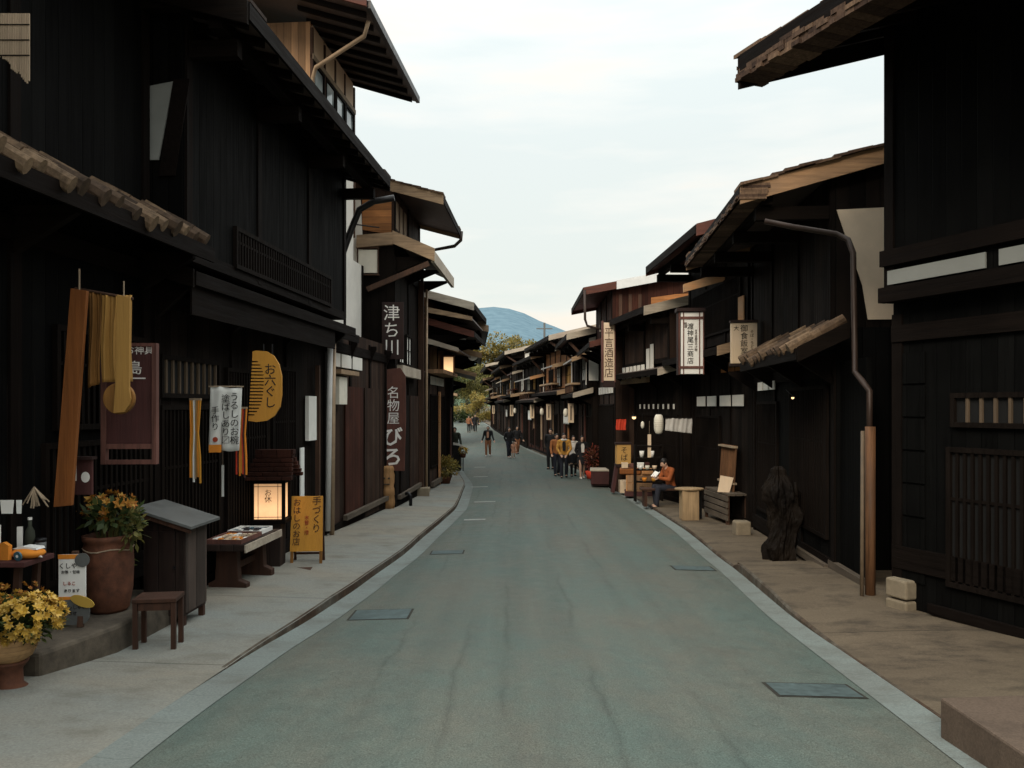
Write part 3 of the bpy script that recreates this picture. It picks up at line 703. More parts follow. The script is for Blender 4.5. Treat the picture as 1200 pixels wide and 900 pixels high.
# right side
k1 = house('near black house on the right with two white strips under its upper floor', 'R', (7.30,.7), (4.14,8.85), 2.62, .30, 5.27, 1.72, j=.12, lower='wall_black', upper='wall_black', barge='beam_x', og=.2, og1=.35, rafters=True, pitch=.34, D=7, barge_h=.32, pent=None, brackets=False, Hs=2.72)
RL = k1.L
strip(k1, 'plaster_strip', 'plaster_dim', RL-1.22, RL-.06, 2.91, 3.06, .13, .02)
strip(k1, 'plaster_strip', 'plaster_dim', RL-3.4, RL-1.36, 2.91, 3.06, .13, .02)
strip(k1, 'rail_beam', 'beam', RL-6, RL+.01, 2.72, 2.88, .12, .09); strip(k1, 'rail_beam', 'beam', RL-6, RL+.01, 3.11, 3.28, .12, .07)
window(k1.T, k1.root, RL-3.3, RL-.75, 1.40, 1.74, .0, 'dim')
window(k1.T, k1.root, RL-3.4, RL-.7, -.2, 1.2, .0, 'lattice')
for z_ in (-.25, .1, .45, .8, 1.15, 1.5, 1.85): MB(k1.T).box(-.01, .018, RL-.42, RL-.135, z_, z_+.325).build('wall_board', 'wall_black', k1.root)
m = MB(k1.T).box(-.12, .14, RL-.30, RL-.02, k1.z0-.95, k1.z0-.42); m.build('foundation_stone', 'stone_pale', k1.root, bevel=.02)
MB(k1.T).box(-.12, .141, RL-.3, RL-.022, k1.z0-.40, k1.z0-.2).build('foundation_stone', 'stone_pale', k1.root, bevel=.02)
MB(k1.T).box(.02, .07, .2, RL-.5, -.52, -.42).build('base_rail', 'beam', k1.root)

shingles(k1, 1.72, 5.27, .34, -3.4, RL-7.5, RL+.42, 'shingle', 3)
k2 = house('low eaved house with curved brown drainpipe and a short tiled pent roof', 'R', (4.28,10.7), (4.66,15.6), 2.33, .62, 4.47, 1.25, j=0.05, lower='wall_black', upper='wall_dark', barge='barge_k2', og=.1, og1=.15, pent='tile', pitch=.27, pent_rise=.32, pent_s=(-.5, 3.0), barge_h=.2)
panel(k2, 'plaster_sleeve_wall', 'plaster_warm', [(-1.6, 2.75), (-.40, 2.75), (-.33, 3.2), (.0, 4.2), (-1.6, 4.25)])
for s0 in (3.1, 3.55, 4.0): strip(k2, 'plaster_strip', 'plaster', s0, s0+.35, 1.9, 2.05, .04)
MB(k2.T).box(.0, .1, .2, 3.2, -.62, -.52).build('base_rail', 'rail', k2.root)
strip(k2, 'porch_wall', 'wall_black', -1.0, -.05, -.8, 2.2, -.1, .06); MB(k2.T).box(-.03, .05, -1.02, .2, -.55, -.45).build('base_rail', 'rail', k2.root)
window(k2.T, k2.root, .3, 2.2, -.2, 1.9, .0, 'lattice')
window(k2.T, k2.root, 3.0, 4.5, -.3, 1.7, .0, 'lattice', 'door')
pipe(k2, 'drainpipe', 'pipe_brown', [W(896, 259, 10.4), W(930, 266, 10.3), W(980, 274, 10.2), W(994, 281, 10.1), W(1000, 297, 10.0), W(1001, 370, 9.9), W(1002, 436, 9.8), W(1010, 446, 9.5), W(1019, 458, 9.35), W(1019, 520, 9.3)], .036)
pipe(k2, 'drainpipe', 'copper', [W(1020, 500, 9.3), W(1020, 720, 9.2)], .058)
pipe(k2, 'drainpipe', 'pipe_dim', [W(1011, 505, 9.25), W(1010, 722, 9.15)], .022)

shingles(k2, 1.25, 4.47, .27, -3, -.16, k2.L+.16, 'shingle', 4, drop=.14)
k3 = house('house with a bright bare plank in its eaves and a long white lantern', 'R', (4.72,15.8), (4.55,20.4), 2.75, .75, 5.1, 1.15, j=0.1, lower='wall_dark', upper='wall_dark', barge='barge_red', bargepent='barge_tan', roof='roof_red', og=.1, og1=.1, pitch=.27)
MB(k3.T).prism([(-.6, 4.72), (1.0, 4.22), (1.0, 4.05), (-.6, 4.5)], 1.5, 1.6, 'y').build('bare_plank', 'barge_orange', k3.root)
for s0, s1 in ((.5,1.2),(1.35,2.1),(2.4,3.1),(3.3,4.0)): strip(k3, 'plaster_strip', 'plaster', s0, s1, 1.62, 1.85, .04)
for s0 in (.6, 1.1, 1.6): strip(k3, 'amber_panel', 'wall_amber', s0, s0+.4, 2.35, 2.55, .04)
window(k3.T, k3.root, 2.2, 4.2, -.6, 1.4, .0, 'lattice', 'door'); window(k3.T, k3.root, .4, 4.1, 3.2, 4.3, .1, 'lattice')
strip(k3, 'amber_panel', 'barge_orange', .15, .5, 2.75, 3.8, .14)
k4 = house('house with a small white slatted balcony beside a tall cream sign', 'R', (4.35,20.6), (3.75,24.8), 2.55, .7, 4.1, 1.05, j=0.35, lower='wall_dark', upper='wall_brown', barge='barge_grey', bargepent='barge_grey', og=.1, og1=.1, pitch=.25)
for i in range(6): strip(k4, 'baluster', 'plaster', 1.9+i*.38, 2.12+i*.38, 2.42, 2.78, .42, .03)
strip(k4, 'balcony_rail', 'barge_tan', 1.6, 4.15, 2.28, 2.42, .37, .1)
strip(k4, 'plaster_strip', 'plaster', 1.25, 1.5, 2.5, 3.3, .37); strip(k4, 'paper_panel', 'plaster', 1.6, 1.85, 2.42, 3.2, .37)
for i in range(8): strip(k4, 'white_peg', 'plaster', .5+i*.42, .58+i*.42, 1.55, 1.68, .05)
window(k4.T, k4.root, .3, 3.8, -.8, 1.4, .0, 'lattice', 'door')
k5 = house('house with a white metal barge board and thin drainpipe at its eave', 'R', (3.22,25.2), (3.25,30.2), 3.6, .8, 5.25, 1.0, j=0.1, lower='wall_brown', upper='wall_red', barge='barge_red', roof='roof_red', og=.2, og1=.2, pitch=.19, bargepent='barge_red', brackets=False)
MB(k5.T).prism([(.0, 5.49), (-2.9, 6.03), (-2.9, 5.75), (.0, 5.22)], -.30, -.255, 'y').build('barge_board', 'barge_white', k5.root)
panel(k5, 'gable_boards', 'wall_amber', [(-2.6, 4.3), (-1.1, 4.3), (-1.1, 5.0), (-2.6, 5.2)])
for n_ in (-.2, -.5, -.8): panel(k5, 'gable_post', 'post_brown', [(n_, 4.2), (n_+.1, 4.2), (n_+.1, 5.1), (n_, 5.1)], s=-.04)
MB(k5.T).box(-1.2, .5, -.5, 0, 4.05, 4.15).build('balcony_rail', 'barge_grey', k5.root)
pipe(k5, 'drainpipe', 'pipe_brown', [(.98,-.25,5.2), (.97,-.25,4.3), (.9,-.24,4.1), (.1,-.1,3.9)], .04, world=False)
for i in range(6): strip(k5, 'plaster_strip', 'plaster', .3+i*.75, .85+i*.75, 2.05, 2.3, .04)
window(k5.T, k5.root, .3, 4.6, -.9, 1.7, .0, 'lattice', 'door')
pend = [((3.05,30.6),(2.95,36.2)), ((2.95,36.4),(2.05,44.5)), ((2.0,44.7),(1.05,53)), ((1.0,53.2),(.2,62)), ((.15,62.3),(-.75,73)), ((-.8,73.3),(-1.75,86)), ((-1.8,86.3),(-2.6,99))]
par = [(2.1,.75,4.3,1.0,'wall_dark','wall_dark','barge_grey','roof_red','barge_grey','fifth house on the right with a red noren beam and grey barge boards'),
       (2.3,.95,4.75,1.35,'wall_brown','wall_amber','barge_grey','roof_grey','barge_tan','right house with amber upper boards behind the walking group'),
       (2.0,.8,4.4,1.0,'wall_red','wall_dark','barge_tan','roof','barge_grey','right house with reddish ground floor behind the woman in the dark jacket'),
       (2.4,1.1,5.2,1.5,'wall_dark','wall_brown','barge_grey','roof_grey','barge_tan','distant right house with pale grey roof sheets'),
       (2.1,.8,4.7,1.1,'wall_brown','wall_dark','barge_tan','roof','barge_grey','distant right house with a small glowing lamp'),
       (2.5,1.1,5.4,1.6,'wall_dark','wall_dark','barge_grey','roof_grey','barge_tan','second farthest house on the right, dark with tan eave boards'),
       (2.2,.8,4.6,1.3,'wall_brown','wall_dark','barge_tan','roof','barge_tan','farthest dark house at the end of the right hand row')]
kk = []
for (p0, p1), (Hp, npn, He, ne, lo, up, ba, ro, bp, lab) in zip(pend, par):
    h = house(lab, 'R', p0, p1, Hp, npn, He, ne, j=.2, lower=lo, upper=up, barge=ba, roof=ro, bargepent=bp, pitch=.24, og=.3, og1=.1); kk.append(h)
    n_w = int(h.L//2.4)
    for i in range(n_w):
        s0 = .25+i*(h.L-.4)/n_w
        window(h.T, h.root, s0, s0+1.6, -.75, 1.25, .0, 'lattice' if (i+len(kk)) % 3 else 'board', 'door')
        window(h.T, h.root, s0+.1, s0+1.5, 2.6, 3.55, .2, ('lattice','paper','amber')[(i*2+len(kk)) % 3])
    strip(h, 'plaster_strip', 'plaster', .2, .42, Hp+.35, He-.3, .21)
    rq = random.Random(len(kk)*7+1); T_ = h.T; nt_ = rq.uniform(.5,.8)
    za = Hp+(He-Hp)*rq.uniform(.5,.62)                            # a middle tier: narrow eave, balcony rail, posts and boards
    a0, a1 = h.L*rq.uniform(0,.15), h.L*rq.uniform(.5,.9)
    MB(T_).prism([(.2, za+.2), (.2+nt_, za), (.2+nt_, za-.06), (.2, za+.14)], a0, a1, 'y').build('middle_eave', rq.choice(['roof_grey','barge_grey','roof_red']), h.root)
    MB(T_).prism([(.2, za+.23), (.23+nt_, za+.03), (.23+nt_, za-.14), (.2, za+.06)], a0-.045, a0-.005, 'y').build('middle_barge_board', rq.choice(['barge_tan','barge_grey','barge_orange']), h.root)
    MB(T_).box(.22, .62, h.L*.45, h.L*.95, Hp+.42, Hp+.5).build('balcony_rail', rq.choice(['barge_tan','wall_red','barge_orange']), h.root)
    for i in range(5): MB(T_).box(.56, .61, h.L*(.46+i*.12), h.L*(.46+i*.12)+.06, Hp+.1, Hp+.42).build('baluster', 'post_brown', h.root)
    for i in range(4):
        s_ = h.L*rq.uniform(.05,.9); MB(T_).box(.0, .05, s_, s_+rq.uniform(.1,.5), rq.uniform(-.6,.4), Hp-.35).build('front_board', rq.choice(['wall_red','barge_red','wall_amber','post_brown','barge_tan']), h.root)
    MB(T_).bar((.2, -.06, He-1.0), (ne-.1, -.06, He-.25), .08, .1).build('brace', 'post_brown', h.root)
    panel(h, 'gable_boards', rq.choice(['wall_amber','wall_red','plaster']), [(-1.6, Hp+.5), (.15, Hp+.5), (.15, He-.1), (-1.6, He+.3)])
# ------------------------------------------------------------------ plants
def leaf_cloud(m, c, r, n, l, rnd, shell=.55, droop=0.0):
    for _ in range(n):
        d = Vector((rnd.gauss(0,1), rnd.gauss(0,1), rnd.gauss(0,1))).normalized()
        k = shell+(1-shell)*rnd.random()
        p = Vector(c)+Vector((d.x*r[0]*k, d.y*r[1]*k, d.z*r[2]*k))
        dd = d+Vector((rnd.uniform(-.7,.7), rnd.uniform(-.7,.7), rnd.uniform(-.5,.6)-droop))
        m.leaf(p, dd, (rnd.uniform(-1,1), rnd.uniform(-1,1), 1), l*rnd.uniform(.6,1.3), l*rnd.uniform(.35,.6))
def tree(label, loc, h, r, leafm, seed, n=2600, cat='tree', conifer=False, group=None, leaf=.35):
    rnd = random.Random(seed); t = thing('conifer_tree' if conifer else 'tree', label, cat, loc, 0, group)
    tr = MB(); lean = rnd.uniform(-.1,.1)*h
    tr.tube([(0,0,-.3),(lean*.2,0,h*.25),(lean*.6,.05*h,h*.55),(lean,.03*h,h*.9)], [h*.035,h*.026,h*.016,h*.004], 8)
    cr = MB()
    if conifer:
        for k in range(22):
            z = h*(.14+.86*k/22); rr = r*(1-k/22)**.85+.1
            for q in range(7):
                a = rnd.uniform(0, 2*pi); d = rr*rnd.uniform(.55,1.05)
                leaf_cloud(cr, (math.cos(a)*d*.6, math.sin(a)*d*.6, z-.12*d), (d*.5, d*.5, h*.03), n//154+1, leaf, rnd, .2, .4)
    else:
        for k in range(9):
            a = rnd.uniform(0,2*pi); e = rnd.uniform(.2,1.0); q = Vector((math.cos(a)*r*rnd.uniform(.3,.85), math.sin(a)*r*rnd.uniform(.3,.85), h*rnd.uniform(.5,.95)))
            b = Vector((lean*.6, .05*h, h*rnd.uniform(.3,.55)))
            tr.tube([b, b.lerp(q,.5)+Vector((0,0,.06*h)), q], [h*.012,h*.007,h*.002], 6)
            for _ in range(5):
                o = q+Vector((rnd.gauss(0,r*.22), rnd.gauss(0,r*.22), rnd.gauss(0,h*.07)))
                s = r*rnd.uniform(.14,.34); leaf_cloud(cr, o, (s, s, s*.75), n//45, leaf, rnd, .3)
    tr.build('trunk', 'bark', t); cr.build('crown', leafm, t, fixn=False); return t
tree('yellowing autumn tree above the far rooftops at the street end', (-2.0,150,g(150)-1), 14.0, 6.6, 'leaf_autumn', 3, 9000, leaf=.55)
tree('olive tree left of the yellowing autumn tree, lower and duller', (-7.0,140,g(140)-1), 9.5, 5.0, 'leaf_olive', 5, 7000, leaf=.5)
tree('rust tinted tree right of the yellowing one, behind the roofs', (4.0,160,g(150)-1), 12.0, 5.5, 'leaf_autumn', 9, 6000, leaf=.55)
tree('bushy olive tree at the end of the road behind the walkers', (-5.2,118,g(118)), 6.5, 3.2, 'leaf_olive', 11, 6000, leaf=.34)
tree('dark green tree overhanging the left end of the street', (-9.0,108,g(108)), 7.2, 3.0, 'leaf', 12, 5000, leaf=.32)
tree('small golden tree beside the corner of the last right house', (-4.3,104,g(104)), 4.0, 1.7, 'leaf_gold', 13, 3000, leaf=.22)
for i, (x, y, h_) in enumerate(((-14,190,11), (-11,200,13.5), (-8.5,215,12), (-17,205,14))):
    tree('dark conifer on the slope beyond the street end', (x,y,g(200)-1.5), h_, 2.4, 'leaf_pine', 20+i, 1600, conifer=True, group='conifers beyond the street end', leaf=.5)
def bush(m_, c, r, n, l, seed, **k):
    m = MB(); leaf_cloud(m, c, r, n, l, random.Random(seed), .25, **k); return m

for i, (x, y, s_, mt, lab) in enumerate(((-7.4,113,1.3,'leaf','low dark green shrub left of the road end'), (-5.6,124,1.5,'leaf_olive','wide olive shrub closing the end of the road'), (-3.6,116,1.1,'leaf_gold','golden shrub at the right of the road end'), (-9.6,121,1.6,'leaf_olive','tall olive shrub at the far left of the road end'), (-7.2,128,1.7,'leaf_gold','pale golden shrub behind the others at the road end'))):
    t = thing('shrub', lab, 'shrub', (x, y, g(y))); rnd = random.Random(60+i); m = MB()
    for _ in range(9): leaf_cloud(m, (rnd.gauss(0,s_*.6), rnd.gauss(0,s_*.4), s_*rnd.uniform(.35,.95)), (s_*.55,s_*.5,s_*.45), 150, .3, rnd, .3)
    m.build('foliage', mt, t, fixn=False); st_ = MB(); [st_.tube([(0,0,-.2),(rnd.gauss(0,s_*.4),0,s_*.8)], [.05,.02], 5) for _ in range(1)]; st_.build('stem', 'bark', t)
# potted plants
def blossoms(c, r, n, size, seed, squash=1.0):
    rnd = random.Random(seed); m = MB()
    for _ in range(n):
        d = Vector((rnd.gauss(0,1), rnd.gauss(0,1), rnd.gauss(.3,.9))).normalized(); k = rnd.uniform(.72,1.05)
        p = Vector(c)+Vector((d.x*r[0]*k, d.y*r[1]*k, d.z*r[2]*k)); s = size*rnd.uniform(.7,1.3)
        for q in range(11):                                    # petals round a centre, in two rings
            a = q*2*pi/6+ (q//6)*.5; tang = d.cross(Vector((.3,.2,1))).normalized(); b = d.cross(tang)
            dd = (tang*math.cos(a)+b*math.sin(a))+d*(.25 if q < 6 else .9)
            m.leaf(p, dd, d, s, s*.55)
    return m
def stems(c, r, n, h, seed, rad=.006):
    rnd = random.Random(seed); m = MB()
    for _ in range(n):
        a = rnd.uniform(0,2*pi); k = rnd.random()**.5
        m.tube([(c[0]+math.cos(a)*r*.3*k, c[1]+math.sin(a)*r*.3*k, c[2]), (c[0]+math.cos(a)*r*.6*k, c[1]+math.sin(a)*r*.6*k, c[2]+h*.6), (c[0]+math.cos(a)*r*k, c[1]+math.sin(a)*r*k, c[2]+h*rnd.uniform(.8,1))], [rad,rad*.8,rad*.4], 5)
    return m
d = 5.75; p = W(12, 790, d)
t = thing('potted_chrysanthemum', 'yellow chrysanthemums in a wicker bowl on a red pedestal at the left edge', 'potted plant', (p.x, d, gl(d)))
MB().lathe([(.11,0),(.115,.03),(.085,.06),(.08,.16),(.11,.2),(.12,.22)], n=18).build('pedestal', 'terracotta', t, smooth=True)
MB().lathe([(.09,.215),(.14,.25),(.17,.31),(.175,.38),(.165,.405),(.15,.405),(.148,.37)], n=24).build('bowl', 'terracotta_pale', t, smooth=True)
stems((.03,0,.36), .25, 26, .28, 4).build('stems', 'leaf', t)
bush('', (.07,0,.50), (.27,.24,.15), 620, .07, 3).build('foliage', 'leaf', t, fixn=False)
blossoms((.08,-.02,.53), (.31,.25,.17), 250, .036, 5).build('blossoms', 'petal_yellow', t, fixn=False)
blossoms((-.02,.08,.62), (.22,.2,.14), 34, .026, 6).build('orange_blossoms', 'petal_orange', t, fixn=False)

# stone step with what stands on it
m = MB(); zt = gl(6.6)+.25
m.prism([(-4.2,6.0),(-3.50,6.0),(-3.29,6.75),(-3.28,8.1),(-4.0,8.1)], gl(6.6)-.3, zt, 'z')
st = m.build('stone_step', 'stone', bevel=.03); tag(st, 'rough stone step under the terracotta jar and easel sign', 'step')
d = 7.25; p = W(127, 727, d)
t = thing('potted_plant', 'big ribbed terracotta jar with orange leaved plant, on the stone step', 'potted plant', (p.x, d, zt))
MB().lathe([(.15,0),(.175,.03),(.20,.2),(.213,.42),(.205,.58),(.195,.62),(.215,.64),(.215,.68),(.185,.68),(.17,.6)], n=28, wob=.02).build('jar', 'terracotta', t, smooth=True)
MB().tube([(math.cos(a*pi/12)*.208, math.sin(a*pi/12)*.208, .56+.012*math.sin(a)) for a in range(25)], .006, 6).build('rope', 'slat_light', t)
stems((0,0,.6), .30, 22, .36, 8, .007).build('stems', 'leaf_olive', t)
bush('', (.05,0,.86), (.25,.22,.13), 260, .10, 9).build('foliage', 'leaf', t, fixn=False)
bush('', (.24,-.05,.74), (.13,.12,.16), 110, .08, 19).build('trailing_foliage', 'leaf_olive', t, fixn=False)
blossoms((.0,0,.93), (.26,.2,.12), 36, .05, 10).build('blossoms', 'petal_orange', t, fixn=False)
t = thing('potted_plant', 'dark leafy plant in shade between the leaning plank and the jar', 'potted plant', (-3.87, 7.6, zt))
MB().lathe([(.1,0),(.12,.05),(.15,.25),(.14,.25),(.13,.2)], n=18).build('pot', 'black_metal', t, smooth=True)
bush('', (0,0,.45), (.24,.22,.25), 240, .12, 31).build('foliage', 'leaf', t, fixn=False)
# easel sign
d = 6.72; p = W(87, 722, d)
t = thing('easel_sign', 'white menu card with round badges on a small wooden easel', 'sign', (p.x+.0, d, zt), R(6))
MB().bar((-.0,.12,0), (0,.02,.62), .05, .03).bar((.06,-.03,.0), (.06,-.01,.12), .045, .03).build('easel', 'post_brown', t)
MB().box(-.115,.095,-.02,.0,.235,.60).build('card', 'sign_white', t)
MB().box(-.118,.098,-.024,-.021,.222,.252).build('card_border', 'cloth_orange', t); MB().box(-.118,.098,-.024,-.021,.565,.602).build('card_border', 'cloth_orange', t)
MB().tube([(.075,-.026,.555),(.075,-.032,.555)], .058, 20).build('badge', 'zinc', t)
MB().lathe([(.0,0),(.01,0)], n=4)
m = MB(); q = []
for k in range(24):
    a = 2*pi*k/24; q.append((.13*math.copysign(abs(math.cos(a))**.6, math.cos(a)), .105+.105*math.copysign(abs(math.sin(a))**.6, math.sin(a))+.02))
m.prism(q, -.03, -.01, 'y').build('lower_board', 'zinc', t)
m = MB(); m.prism([(.05+.075*math.cos(a*pi/8)*1.25+.03, .215+.045*math.sin(a*pi/8)-.03*math.cos(a*pi/8)) for a in range(16)], -.042, -.032, 'y').build('yellow_tag', 'petal_yellow', t)
letters('くしや', .05, 'ink', t, (-.04,-.0235,.505), vertical=False); letters('お茶・甘味', .03, 'ink', t, (-.02,-.0235,.455), vertical=False)
letters('しるこ', .035, 'ink_red', t, (-.03,-.0235,.36), vertical=False); letters('あります', .032, 'ink', t, (-.01,-.0235,.30), vertical=False)
letters('いらっしゃい', .036, 'ink', t, (0,-.033,.165), vertical=False); letters('ませ', .036, 'ink', t, (0,-.033,.115), vertical=False)

# display table of souvenirs
d = 6.35; zt2 = .44
t = thing('display_table', 'souvenir table with brown trestle legs by the left edge', 'table', (-4.02, d, zt))
tz = zt2-zt
MB().box(-.55,.38,-.3,.10,tz-.04,tz).build('tabletop', 'plaque', t, bevel=.005)
for x, y in ((-.45,-.2),(.06,-.22),(.24,-.2),(.24,.04)): MB().bar((x,y,0), (x+.02,y+.03,tz-.04), .045, .045).build('leg', 'stool', t)
TT = lambda x, y: (-4.02+x, d+y, zt2+.001)
def item(name, label, cat, x, y, parts, group=None):
    t = thing(name, label, cat, TT(x, y), random.Random(name+label).uniform(-.3,.3), group)
    for nm, mt, mb, sm in parts: mb.build(nm, mt, t, smooth=sm)
    return t
item('card_stand', 'white price card stand at the left end of the souvenir table', 'card stand', .0, -.16, [('card', 'sign_white', MB().box(-.14,.12,0,.01,.0,.26), False), ('foot', 'slat_light', MB().box(-.12,.1,-.02,.05,-.001,.012), False)])
item('paper_card', 'small upright white card behind the orange packet on the table', 'card', .12, .0, [('card', 'sign_white', MB().box(-.08,.06,0,.01,.0,.22), False), ('foot', 'slat_light', MB().box(-.05,.04,-.02,.04,-.001,.01), False)])
item('orange_packet', 'orange packet standing beside the white price card', 'packet', .17, -.2, [('packet', 'cloth_orange', MB().prism([(-.045,0),(.045,0),(.05,.11),(.0,.135),(-.05,.12)], -.015, .02, 'y'), False)])
item('orange_cloth_bundle', 'flat orange cloth bundle with a white folded paper on it', 'bundle', .30, -.12, [('bundle', 'cloth_orange', MB().ball((0,0,.04), (.13,.1,.045), 14, 8), True), ('folded_paper', 'cloth_white', MB().prism([(-.1,.075),(-.02,.095),(.09,.085),(.1,.07)], -.05, .06, 'y'), False)])
item('blue_dish', 'round blue dish leaning against the orange bundle', 'dish', .30, -.255, [('dish', 'blue', MB().tube([(0,0,.035),(0,.012,.037)], .036, 18), False), ('flower_mark', 'ink_white', MB().tube([(0,-.003,.036),(0,.0,.036)], .012, 8), False)])
item('paper_cone', 'white paper cone lying at the right tip of the souvenir table', 'paper', .385, -.1, [('cone', 'sign_white', MB().tube([(-.06,0,.03),(.06,-.05,.012)], [.03,.002], 10), False), ('band', 'cloth_orange', MB().tube([(-.062,0,.03),(-.04,-.008,.027)], [.0315,.0275], 10), False)])
item('green_bottle', 'tall dark green bottle at the back of the souvenir table', 'bottle', .22, .04, [('bottle', 'cl_green', MB().lathe([(.035,0),(.037,.14),(.034,.18),(.014,.22),(.014,.27)], n=14), True), ('cap', 'sign_white', MB().lathe([(.016,.27),(.016,.29)], n=10), False)])
item('tea_canister', 'grey tea canister between the bottle and the orange bundle', 'canister', .31, .03, [('canister', 'zinc', MB().lathe([(.04,0),(.04,.1)], n=16), True), ('lid', 'black_metal', MB().lathe([(.042,.1),(.042,.125),(.03,.13)], n=16), True)])
# things hanging in the dark over the table
for lab, px, py, dd, m_ in (('white fan shaped card hanging over the souvenir table', 8, 594, 6.0, 'sign_white'), ('narrow white slip hanging over the souvenir table', 22, 594, 6.0, 'cloth_white'), ('crumpled bamboo whisk hanging above the souvenir table', 40, 580, 6.1, 'slat_light')):
    p = W(px, py, dd); t = thing('hanging_card', lab, 'hanging card', p)
    if m_ == 'slat_light':
        rnd = random.Random(2); m = MB()
        for k in range(26): m.bar((0,0,.06), (rnd.uniform(-.09,.09), rnd.uniform(-.05,.05), rnd.uniform(-.1,-.02)), .008, .008)
        m.build('whisk', m_, t)
    else:
        wd = .05 if 'fan' in lab else .02
        MB().prism([(-wd*.8,-.05),(wd*.8,-.05),(wd,.05),(-wd,.05)], 0, .006, 'y').build('card', m_, t)
    MB().tube([(0,.003,.05),(0,.003,.9)], .002, 5).build('string', 'slat_dark', t)

# planks, cloth and giant ladle hung under the pent roof
t = thing('hanging_plank', 'long orange cedar plank hung upright under the tiled eave', 'plank', W(80, 590, 6.6))
a = W(80, 590, 6.6); qd = lambda px, py, dd=6.6: (W(px,py,dd)-a)
m = MB(); pts = [(64,594),(85,592),(103,341),(84,338)]
m.prism([(qd(*p_).x, qd(*p_).z) for p_ in pts], -.02, .02, 'y').build('plank', 'orange_wood', t, bevel=.004)
MB().tube([qd(93,340), qd(93,315)], .008, 6).build('cord', 'slat_light', t)
d = 6.75; a = W(128, 342, d); t = thing('gold_hanging_cloth', 'gold and amber hemp cloth strips draped from a pole under the tiled eave', 'cloth', a)
def cloth(x0, x1, z0, z1, waves, amp, seed, zb=None):
    rows = []
    for i in range(25):
        v = i/24; r = []
        for k in range(40):
            u = k/39; x = x0+(x1-x0)*u; z = z1+( (z0 if zb is None else z0+(zb-z0)*u)-z1)*v
            r.append((x+.006*math.sin(v*5+seed), amp*(math.sin(u*waves*2*pi+seed+.5*math.sin(v*2.5))*(.35+.65*v)+.45*math.sin(u*waves*4.7*pi+seed*2+v*1.4)+.5*mnoise.noise(Vector((u*3+seed,v*2.2,seed)))), z))
        rows.append(r)
    return MB().grid(rows)
ax = lambda px: (px-128)/F*d; az_ = lambda py: (342-py)/F*d
def solid(o, th=.004):
    s = o.modifiers.new('thickness', 'SOLIDIFY'); s.thickness = th; return o
solid(cloth(ax(102), ax(119), az_(455), az_(343), 1.6, .020, .4, az_(449)).build('amber_strip', 'gold_dark', t, smooth=True))
solid(cloth(ax(118.5), ax(154), az_(448), az_(346), 2.7, .024, 2.0, az_(447)).build('gold_strip', 'gold_wood', t, smooth=True))
MB().tube([(ax(88),.0,az_(338)), (ax(156),.0,az_(350))], .012, 8).build('pole', 'post_brown', t)
d = 6.6; a = W(140, 467, d); t = thing('giant_wooden_ladle', 'big round wooden ladle hanging in front of the gold cloth', 'ladle', a)
MB().tube([(0,-.02,0),(0,.02,0)], .128, 28).build('bowl', 'gold_dark', t, bevel=.006)
MB().prism([(-.03,-.12),(.06,-.11),(.10,-.05),(.112,.0),(.10,.08),(.105,.82),(.0,.84),(-.015,.1)], -.045, -.022, 'y').build('handle', 'gold_wood', t, bevel=.004)
MB().tube([(.05,-.03,.82),(.05,-.03,.95)], .006, 6).build('cord', 'slat_light', t)
d = 7.25; a = W(150, 530, d); t = thing('shop_plaque', 'maroon framed plaque with white lettering behind the gold cloth', 'sign', a, R(4))
s_ = d/F
MB().box(-24*s_,28*s_,0,.03,10*s_,124*s_).build('board', 'plaque', t)
MB().box(28*s_,33*s_,-.02,.05,-14*s_,128*s_).box(-30*s_,-24.5*s_,-.02,.05,-14*s_,128*s_).box(-24*s_,28*s_,-.015,.045,124*s_,128*s_).box(-24*s_,28*s_,-.015,.045,4*s_,9.8*s_).box(-24*s_,28*s_,-.015,.045,-14*s_,-9*s_).build('frame', 'frame_red', t)
letters('お神具', .085, 'ink_white', t, (13*s_,-.003,119*s_), vertical=False); letters('島', .13, 'ink_white', t, (8*s_,-.003,98*s_), vertical=False); MB().box(5*s_,20*s_,-.004,-.001,86*s_,87.5*s_).build('underline', 'ink_white', t)
d = 6.85; a = W(98, 580, d); t = thing('oval_plaque', 'small wooden plaque with a pale oval, hung right of the orange plank', 'plaque', a)
MB().box(-.09,.07,0,.03,0,.30).build('board', 'plaque', t, bevel=.004); MB().tube([(.02,-.004,.15),(.02,.002,.15)], .045, 20).build('oval', 'sign_white', t).scale = (.8,1,1)
MB().box(-.11,.09,-.04,.05,.30,.325).build('cap', 'plaque_dark', t); MB().box(-.10,-.06,-.006,.0,.12,.26).build('slip', 'sign_white', t)

# cabinet and stool
d = 8.15; p = W(200, 745, d)
t = thing('wooden_cabinet', 'narrow dark standing wooden cabinet with slanting grey top', 'cabinet', (-3.31, 8.0, gl(8)), R(-2))
MB().prism([(-.21,.13),(.19,.13),(.19,1.00),(-.21,1.13)], -.25, .25, 'y').build('case', 'cab', t, bevel=.006)
for k in range(2): MB().box(.192,.202,-.235+k*.24,-.005+k*.24,.16,.96).build('side_panel', 'cab_pale', t)
MB().box(-.17,.15,-.262,-.252,.2,.94).build('front_panel', 'cab', t); MB().tube([(.1,-.262,.6),(.1,-.28,.6)], .014, 8).build('knob', 'black_metal', t)
for x in (-.20,.135):
    for y in (-.24,.19): MB().box(x,x+.05,y,y+.05,0,.14).build('leg', 'stool', t)
MB().quad8([(-.29,-.33,1.15),(.29,-.33,.97),(.29,.36,.97),(-.29,.36,1.15),(-.29,-.33,1.18),(.29,-.33,1.0),(.29,.36,1.0),(-.29,.36,1.18)]).build('top', 'zinc', t, bevel=.004)
